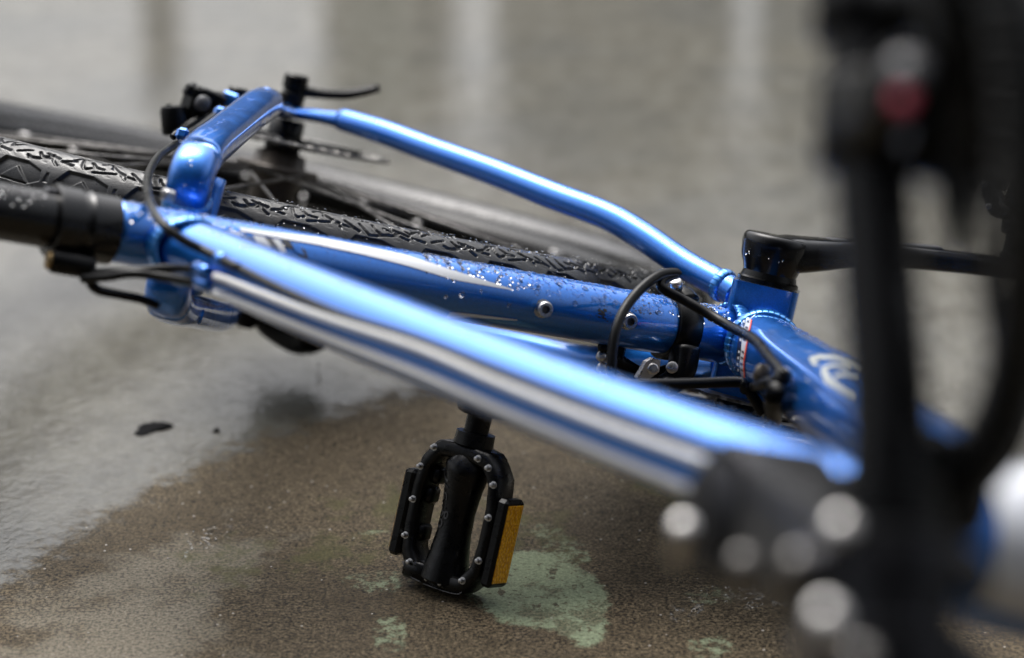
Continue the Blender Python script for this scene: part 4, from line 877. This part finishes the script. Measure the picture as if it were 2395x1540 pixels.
# --- pedals
def pedal(cn, outd, fN, sN, owner):
    """cn: crank end; outd: outward axle; fN: face normal; sN: side normal"""
    e = bpy.data.objects.new('pedal', None); COL.objects.link(e); e.parent = bike
    o = np.array(cn); Y = np.array(outd, float); Z = np.array(fN, float); X = np.array(sN, float)
    def P(x, y, z=0.0): return o + X * x + Y * y + Z * z
    ax_ = MB(); lathe(ax_, o - Y * .004, Y, [(0, .0075), (.004, .0092), (.006, .0092), (.0065, .0078), (.018, .0076), (.0182, .0120), (.026, .0125), (.027, .0112)], 24); ax_.build('pedal_axle', M['satin'], e, sharp=30)
    y0, y1, hw, ch_ = .0225, .1125, .0318, .0175
    out_ = [(-hw, y0 + ch_), (-hw + ch_ * .55, y0 + .004), (-.016, y0 - .0005), (.016, y0 - .0005), (hw - ch_ * .55, y0 + .004), (hw, y0 + ch_), (hw, y1 - ch_), (hw - ch_ * .55, y1 - .004), (.016, y1), (-.016, y1), (-hw + ch_ * .55, y1 - .004), (-hw, y1 - ch_)]
    def ins(k):
        hx, t0, t1, c2 = hw - .0078, y0 + .0098, y1 - .0105, .012
        return [(-hx, t0 + c2), (-hx + c2 * .6, t0 + .002), (-.014, t0), (.014, t0), (hx - c2 * .6, t0 + .002), (hx, t0 + c2), (hx, t1 - c2), (hx - c2 * .6, t1 - .002), (.014, t1), (-.014, t1), (-hx + c2 * .6, t1 - .002), (-hx, t1 - c2)]
    in_ = ins(0); n = 12; hz_ = .0098; b = .0016
    def rounder(pts, it=2):
        p = [np.array(q) for q in pts]
        for _ in range(it):
            q = []
            for i in range(len(p)):
                a, c = p[i], p[(i + 1) % len(p)]; q += [a * .75 + c * .25, a * .25 + c * .75]
            p = q
        return p
    ro, ri = rounder(out_, 1), rounder(in_, 1); n = len(ro); mb = MB(); V = []
    cen = np.array([0, (y0 + y1) / 2])
    def sh(p, d): v = p - cen; return p - v / np.linalg.norm(v) * d
    for pts, z in (([sh(p, b) for p in ro], hz_), (ro, hz_ - b), (ro, -hz_ + b), ([sh(p, b) for p in ro], -hz_), ([sh(p, -b) for p in ri], -hz_), (ri, -hz_ + b), (ri, hz_ - b), ([sh(p, -b) for p in ri], hz_)):
        V += [P(p[0], p[1], z) for p in pts]
    F = [(k * n + i, k * n + (i + 1) % n, ((k + 1) % 8) * n + (i + 1) % n, ((k + 1) % 8) * n + i) for k in range(8) for i in range(n)]
    mb.add(V, F)
    # hourglass barrel round the axle
    lathe(mb, P(0, y0 + .006), Y, [(0, .0098), (.006, .0142), (.012, .0138), (.022, .0118), (.036, .0104), (.050, .0108), (.062, .0124), (.072, .0142), (.079, .0148), (.083, .0100)], 30)
    box(mb, P(-.017, y1 - .0065, .0012), (X, Y, Z), (.0090, .0060, .0092), .15)      # flat worn shoulder
    for (x, y) in ((-.0245, .060), (-.0245, .0840), (.0250, .0600), (.0250, .0850), (-.022, .047)): box(mb, P(x, y, -.002), (X, Y, Z), (.0045, .0052, .0055), .2)
    body = mb.build('pedal_body', M['satin'], e, sharp=50)
    for x, y in ((-.0230, .0290), (-.0306, .0430), (-.0308, .0640), (-.0306, .0870), (-.0225, .1020), (-.0050, .1080), (.0060, .1080), (.0215, .1020), (.0306, .0870), (.0308, .0600), (.0290, .0400), (.0130, .0275), (.0225, .0310)):
        lathe(MB(), P(x * .92, y, hz_ - .0012), Z, [(0, .0023), (.0013, .0023), (.0014, .0014), (.0040, .0014), (.0041, .0012)], 12).build('grip_pin', M['steel'], e, sharp=30)
    for sg in (1, -1):
        mb = MB(); yc = .0740; box(mb, P(sg * (hw + .0036), yc, 0), (X * sg, Y, Z), (.0042, .0275, .0102), .25)
        h_ = mb.build('reflector_housing', M['satin'], e)
        box(MB(), P(sg * (hw + .0071), yc, 0), (X * sg, Y, Z), (.0011, .0245, .0082), .25).build('reflector_lens', M['amber'], e)
    # bare metal along the rubbed edges
    mb = MB(); ed = [P(p[0], p[1], hz_ - b * .35) for p in [sh(q, b * .2) for q in ro]]
    tube(mb, [ed[i] for i in range(n // 2 + 2, n - 6)], .00030, seg=6, k=3); tube(mb, [P(-.026, .103, hz_ + .0002), P(-.020, .1098, hz_), P(-.010, .1116, hz_)], .0004, seg=6)
    tube(mb, [ed[i] for i in range(max(n // 2 - 11, 0), n // 2 - 7)], .0003, seg=6, k=3)
    mb.build('worn_edge', M['worn'], e)
    return e, body
camv = np.array([.486, -.874, 0]); lef = np.array([.874, .486, 0])
ca, sa_ = math.cos(math.radians(33)), math.sin(math.radians(33))
fN = ca * camv + sa_ * lef; sN = -ca * lef + sa_ * camv
endR = cd * .170 + np.array([0, 0, -.0725])
pedR, pedRb = pedal(endR, (0, 0, -1), fN, sN, crR)
endL = -cd * .170 + np.array([0, 0, .0855])
pedL, pedLb = pedal(endL, (0, 0, 1), fN, sN, crL)
# the pedal's maker embossed on the barrel in raised capitals
fcu = bpy.data.curves.new('maker_name', 'FONT'); fcu.body = 'wellgo'; fcu.size = .0125; fcu.extrude = .0003; fcu.align_x = 'CENTER'; fcu.align_y = 'CENTER'; fcu.resolution_u = 3
tmp = bpy.data.objects.new('maker_name', fcu); me_ = bpy.data.meshes.new_from_object(tmp); bpy.data.objects.remove(tmp)
nv_ = len(me_.vertices); co_ = np.empty(nv_ * 3); me_.vertices.foreach_get('co', co_); co_ = co_.reshape(-1, 3)
P_ = []
for x, y, z in co_:      # letters run along the barrel, wrapped to its left shoulder
    yy = .0600 + x; rb_ = np.interp(yy, [.0285, .0405, .0505, .0645, .0785, .0905], [.0142, .0138, .0118, .0104, .0108, .0124]); an = .62 + y / rb_
    q = endR + np.array([0, 0, -1.0]) * yy + (rb_ + .0001 + max(z, 0) ) * (-sN * math.sin(an) + fN * math.cos(an)); P_.append((q[1], q[0], q[2]))
me_.vertices.foreach_set('co', np.array(P_).reshape(-1)); me_.update(); me_.materials.clear(); me_.materials.append(M['letter']); 
eo = bpy.data.objects.new('maker_name', me_); COL.objects.link(eo); eo.parent = pedR

# --- stem, handlebar and controls (closest to the viewer) ----------
front = bike
SA = H0 + HA * .058
stm = MB(); lathe(stm, SA, HA, [(0, .0185), (.001, .0192), (.022, .0192), (.023, .0185)], 32)
lathe(stm, SA + HA * .0235, HA, [(0, .0225), (.003, .0250), (.037, .0250), (.040, .0215)], 36)
lathe(stm, SA + HA * .064, HA, [(0, .0175), (.003, .0178), (.006, .012)], 30)
SC0 = SA + HA * .043
BC = np.array([.4200, -.698, -.006])          # handlebar centre in the stem's clamp
tube(stm, [SC0 + (BC - SC0) * .12, SC0 + (BC - SC0) * .5, SC0 + (BC - SC0) * .86], [.0225, .0215, .0225], [.0175, .0165, .0190], seg=24, k=6, power=3.0)
bd = np.array([.0, .335, .942]); bd /= np.linalg.norm(bd)
lathe(stm, BC - bd * .023, bd, [(0, .0180), (.002, .0205), (.044, .0205), (.046, .0180)], 32)
fwd = (BC - SC0) / np.linalg.norm(BC - SC0)
for u in (-.0135, .0135):
    lathe(stm, BC + bd * (u - .0085), bd, [(0, .0205), (.0015, .0238), (.0155, .0238), (.017, .0205)], 32)
    for v in (-.024, .024): box(stm, BC + fwd * .004 + np.cross(bd, fwd) * v + bd * u, (fwd, np.cross(bd, fwd), bd), (.0105, .0060, .0070), .3)
lathe(stm, BC + bd * -.040 , bd, [(0, .0150), (.002, .0168), (.010, .0168), (.012, .0150)], 28)
stem = stm.build('stem', M['stem'], front, sharp=40)
for (px, py), dep in (((1970, 1228), -.705), ((1935, 1438), -.745), ((1600, 1232), -.592), ((1740, 1312), -.640), ((1868, 1312), -.690), ((2010, 1535), -.745)):
    a = CB - on_r(px, py, dep); a = a / np.linalg.norm(a); a = a + np.array([0, 0, .55]); lathe(MB(), on_r(px, py, dep), a, [(-.026, .0034), (-.005, .0034), (-.0048, .0042), (.0006, .0042), (.0016, .0030)], 16).build('stem_bolt', M['dsteel'] if px in (1740, 1868, 2010) else M['steel'], stem)
hbp = [BC + bd * x + np.array([0, .12 * max(abs(x) - .06, 0) * 1.0, 0]) + np.array([.02 * max(abs(x) - .05, 0), 0, 0]) for x in (-.300, -.22, -.12, -.06, -.02, .02, .06, .12, .20, .27, .315)]
hb_m = MB(); tube(hb_m, hbp, [.0122, .0122, .0122, .0127, .0135, .0135, .0130, .0125, .0122, .0122, .0122], seg=28, k=6)
bar = hb_m.build('handlebar', M['anod'], front)
def hb_at(x): 
    return BC + bd * x + np.array([0, .12 * max(abs(x) - .06, 0), 0]) + np.array([.02 * max(abs(x) - .05, 0), 0, 0])
for sg in (1, -1):
    mb = MB(); tube(mb, [hb_at(sg * x) for x in (.205, .209, .25, .31, .318, .320)], [.0150, .0168, .0160, .0165, .0172, .014], seg=24, k=5); mb.build('grip', M['hose'], front)
def controls(sg, red):
    ez = bd * sg; f = np.array([-.35, -.93, 0]); f = f - (f @ ez) * ez; f /= np.linalg.norm(f); g = np.cross(ez, f) * sg
    c = hb_at(sg * .150)
    sh_ = MB(); lathe(sh_, c - ez * .016, ez, [(0, .0150), (.001, .0165), (.028, .0165), (.030, .0150)], 28)
    tube(sh_, [c + f * .004 - g * .002, c + f * .022 - g * .012 - ez * .004, c + f * .038 - g * .020 - ez * .012], [.016, .017, .010], [.015, .016, .010], seg=20, k=5, power=2.6)
    so_ = sh_.build('shifter', M['plastic'], front)
    mb = MB(); c2 = hb_at(sg * .186); lathe(mb, c2 - ez * .010, ez, [(0, .0140), (.001, .0155), (.018, .0155), (.020, .0140)], 24)
    tube(mb, [c2 + f * .008, c2 + f * .026 - ez * .002, c2 + f * .034 - ez * .020, c2 + f * .034 - ez * .050, c2 + f * .034 - ez * .085], [.011, .012, .0105, .007, .0034], [.012, .012, .0105, .007, .0034], seg=18, k=6)
    bl = mb.build('brake_lever_body', M['plastic'], front)
    mb = MB(); tube(mb, [c2 + f * .030 + ez * .004, c2 + f * .052 + ez * .012, c2 + f * .060 + ez * .045, c2 + f * .058 + ez * .085, c2 + f * .062 + ez * .120], [.0060, .0055, .0050, .0050, .0060], [.008, .0085, .0080, .0075, .0080], seg=14, k=6); mb.build('brake_lever', M['anod'], bl)
    return so_, c, f, g, ez
shL, cL, fL, gL, eL = controls(1, True); controls(-1, False)
pr = on_r(2112, 232, cL[1] - .055); av = CB - pr; av /= np.linalg.norm(av)
pm_ = pr - av * .013; pod = MB(); tube(pod, [cL, cL + (pm_ - cL) * .5, pm_ - av * .002 + np.array([0, 0, .006]), pm_ + np.array([0, 0, .006])], [.0150, .0135, .0115, .0090], [.0150, .0125, .0105, .0085], seg=20, k=5); pod.build('shifter_pod', M['plastic'], shL)
lathe(MB(), pr, av + np.array([0, 0, .35]), [(-.004, .0031), (.0008, .0031), (.0016, .0020)], 16).build('shift_indicator', M['red'], shL)
pg = on_r(2125, 165, cL[1] - .052); lathe(MB(), pg, av + np.array([0, 0, .9]), [(-.004, .0065), (.001, .0065), (.003, .0045)], 20).build('shifter_cap', M['grey'], shL)
lm = MB(); lp = [on_r(2310, -160, -.705), on_r(2378, 80, -.72), on_r(2404, 400, -.725), on_r(2398, 720, -.715), on_r(2352, 960, -.70), on_r(2275, 1090, -.69), on_r(2180, 1180, -.675), on_r(2060, 1230, -.655)]
LQ = smooth_path(lp, 40); tube(lm, LQ, .0088, seg=16, raw_path=True)
loom = lm.build('cable_loom', M['hose'], front)
sw = MB(); T_, N_, B_ = frames(LQ); hx = [q + .0092 * (math.cos(i * .55) * n_ + math.sin(i * .55) * b_) for i, (q, n_, b_) in enumerate(zip(LQ, N_, B_))]
tube(sw, np.array(hx), .0016, seg=8, raw_path=True); sw.build('spiral_wrap', M['plastic'], loom)
bb_ = MB(); tube(bb_, [on_r(2268, -140, cL[1] - .050), on_r(2268, 60, cL[1] - .052), on_r(2274, 190, cL[1] - .053), on_r(2284, 350, cL[1] - .054), on_r(2293, 492, cL[1] - .055)], [.0145, .0135, .0105, .0065, .0028], seg=20, k=6); bb_.build('lever_barrel', M['plastic'], front)
bk = MB(); b0 = BC + bd * .030; lathe(bk, b0 - bd * .008, bd, [(0, .0155), (.001, .0172), (.015, .0172), (.016, .0155)], 24)
bkp = [b0, on_r(2150, 1080, b0[1] + .005), on_r(2215, 1110, b0[1] + .01)]
tube(bk, bkp, [.010, .012, .012], seg=18, k=5); lathe(bk, on_r(2222, 1140, b0[1] + .012), (-.2, -.8, .5), [(-.012, .0100), (-.010, .0175), (.002, .0180), (.007, .0140), (.010, .006)], 30)
bk.build('bell', M['plastic'], front, sharp=40)
# cables looping from the levers down past the head tube
for pts, rd in (([(2292, 430, -.70), (2300, 640, -.70), (2330, 900, -.68), (2270, 1120, -.66), (2100, 1190, -.63), (1900, 1150, -.59), (1800, 1135, -.556)], .0026),
                ([(2185, 330, -.66), (2420, 500, -.70), (2440, 800, -.70), (2380, 1060, -.68), (2200, 1200, -.645), (1950, 1190, -.60), (1790, 1145, -.55)], .0025),
                ([(2040, 1560, -.70), (2150, 1430, -.70), (2200, 1330, -.68), (2050, 1240, -.64), (1850, 1190, -.585), (1700, 1162, -.53)], .0025)):
    mb = MB(); tube(mb, [on_r(*q) for q in pts], rd, seg=12, k=8); mb.build('control_cable', M['hose'], front)
# --- fork and front wheel, turned slightly to the left
fwa = np.array([-.135, -.628, -.001])
fk = MB(); crn = H0 - HA * .062
tube(fk, [H0 - HA * .0435, H0 - HA * .050, H0 - HA * .060, H0 - HA * .070], [.0300, .0345, .0400, .0380], [.0290, .0320, .0330, .0280], seg=36, k=6, power=2.4)
box(fk, crn - HA * .010, ((1, 0, 0), (0, 1, 0), (0, 0, 1)), (.014, .022, .070), .25); fork = fk.build('fork', M['fork'], bike)
dl = math.radians(14)
def steer(v): 
    c, s = math.cos(dl), math.sin(dl); return np.array([v[0], v[1] * c + v[2] * s, -v[1] * s + v[2] * c])
for sg in (1, -1):
    mb = MB(); top = crn + steer(np.array([0, -.004, .058 * sg])); bot = fwa + steer(np.array([0, 0, .058 * sg])) + np.array([.0, .0, 0])
    tube(mb, [top + HA * .01, top + (bot - top) * .45, top + (bot - top) * .5, bot], [.0140, .0140, .0180, .0150], seg=20, k=5); mb.build('fork_leg', M['anod'], fork)
fw = wheel('front_wheel', True); fw.location = (fwa[1], fwa[0], fwa[2]); 
Rf = Matrix.Rotation(dl, 4, 'Y') ; fw.rotation_euler = Rf.to_euler()

# --- rain water on everything ------------------------------------
wt = MB()
wet(wt, [(.03, 0, 0), (.25, 0, 0)], .0179, 620, .0007, .0021, (.45, 1.75)); wet(wt, [(.06, 0, 0), (.25, 0, 0)], .0179, 16, .0009, .0018, (-.2, .4)); wet(wt, [(.25, 0, 0), (.43, 0, 0)], .0177, 380, .0005, .0016, (.5, 1.8))
d = wt.build('water_droplets', M['water'], st); d['kind'] = 'stuff'
wt = MB(); wet(wt, CSL, CSr, 1100, .0005, .0014, (.2, 2.4)); d = wt.build('water_droplets', M['water'], CSo); d['kind'] = 'stuff'
wt = MB(); wet(wt, SSL[1:], [x * 1.0 for x in SSr[1:]], 520, .0004, .0014, (-.4, 2.6), rb=[x * 1.12 for x in SSr[1:]]); d = wt.build('water_droplets', M['water'], SSo); d['kind'] = 'stuff'
wt = MB(); wet(wt, DT[1:3], DTr[1:3], 520, .0006, .0019, (.75, 2.2)); wet(wt, TT, TTr, 260, .0005, .0013, (.9, 2.0)); d = wt.build('water_droplets', M['water'], dt); d['kind'] = 'stuff'
wt = MB(); wet(wt, [(.45, 0, 0), (.56, 0, 0)], .0156, 160, .0004, .0012, (.3, 2.0)); d = wt.build('water_droplets', M['water'], post); d['kind'] = 'stuff'
wt = MB(); wet(wt, [(0, 0, .049), (0, 0, .064)], .0208, 70, .0003, .0009, (-PI, PI)); wet(wt, [-cd * .02 + np.array([0, 0, .058]), -cd * .178 + np.array([0, 0, .079])], [.0100, .0066], 200, .0004, .0010, (.9, 2.2), rb=[.015, .012]); d = wt.build('water_droplets', M['water'], crL); d['kind'] = 'stuff'
wt = MB()
for _ in range(1300):
    th = rng.uniform(PI * .78, PI * 1.75); ps = rng.uniform(.35, 1.75); d_ = np.array([math.cos(ps) * math.cos(th), math.cos(ps) * math.sin(th), math.sin(ps)])
    p = np.array([TR * math.cos(th), TR * math.sin(th), 0]) + d_ * (TS - .0004); r = min(.0011, .0003 * math.exp(abs(rng.normal()) * .6)); dome(wt, p, d_, r, r * .3, rng.uniform(.8, 1.4), rng.uniform(0, PI))
V_ = np.concatenate(wt.v); d = wt.build('water_droplets', M['water'], rw, raw=True); d['kind'] = 'stuff'; d.rotation_euler = (0, 0, 0)

# ------------------------------------------------------------------ small things lying on the pavement
def ground_blob(name, px, py, w_, h_, t_, material, label, cat, lobes, seed):
    x0, y0 = on_ground(px, py); r3 = np.random.default_rng(seed); n = 26; mb = MB(); V = []; rings = ((0, 1.0), (.6, .93), (1.0, .62))
    for z, s in rings:
        for k in range(n):
            a = k * 2 * PI / n; q = 1 + .30 * math.sin(a * 2 + lobes) + .20 * math.sin(a * 3 + 2 * lobes) + .10 * math.sin(a * 5 + lobes) + .07 * math.sin(a * 9)
            V.append((x0 + w_ * q * s * math.cos(a), y0 + h_ * q * s * math.sin(a), .0003 + t_ * z * (.7 + .5 * math.cos(a - .8))))
    V.append((x0, y0, t_ * .8)); F = [(i * n + j, i * n + (j + 1) % n, (i + 1) * n + (j + 1) % n, (i + 1) * n + j) for i in range(2) for j in range(n)] + [(2 * n + j, 2 * n + (j + 1) % n, 3 * n) for j in range(n)] + [tuple(range(n))[::-1]]
    mb.add(V, F); o = mb.build(name, material, None, raw=True); o['label'] = label; o['category'] = cat; return o
ground_blob('wet_leaf', 354, 1003, .0100, .0125, .0016, M['leaf'], 'small black wet leaf lying alone on the pale wet concrete', 'leaf', .6, 2)
ground_blob('pebble', 505, 1010, .0020, .003, .002, M['leaf'], 'tiny dark pebble on wet concrete to the right of the black leaf', 'pebble', 1.4, 5)
# a drop of water falling from the rear derailleur
dp = on_r(746, 898, .34); tw = to_world(dp)
mb = MB(); zlathe(mb, [(-.0030, .0006), (-.0022, .0019), (-.0005, .0024), (.0018, .0021), (.006, .0012), (.012, .0006), (.018, .0002)], 16); 
o = mb.build('water_drop', M['water'], None, raw=True); o.location = tw; o['label'] = 'falling water drop below the blue top tube, above bare concrete'; o['category'] = 'water drop'

import sys
if '--dbg' in sys.argv: pass
dgv = []
for ob in [pedRb] + list(pedRb.children):
    pass
bpy.context.view_layer.update()
mz_ = min((ob.matrix_world @ v.co).z for ob in ([pedRb] + [c for c in pedR.children_recursive if c.type == 'MESH']) for v in ob.data.vertices)
tyo = [c for c in rw.children if c.name.startswith('tyre')][0]
co = np.empty(len(TYRE.vertices) * 3); TYRE.vertices.foreach_get('co', co); co = co.reshape(-1, 3); mw_ = np.array(tyo.matrix_world); zz = co @ mw_[2, :3] + mw_[2, 3]
fo = [c for c in fw.children if c.name.startswith('tyre')][0]; mw2 = np.array(fo.matrix_world); z2 = co @ mw2[2, :3] + mw2[2, 3]
zb = min((bar.matrix_world @ v.co).z for v in bar.data.vertices)
print('CONTACT pedal', mz_, 'tyre', zz.min(), 'front tyre', z2.min(), 'bar', zb)
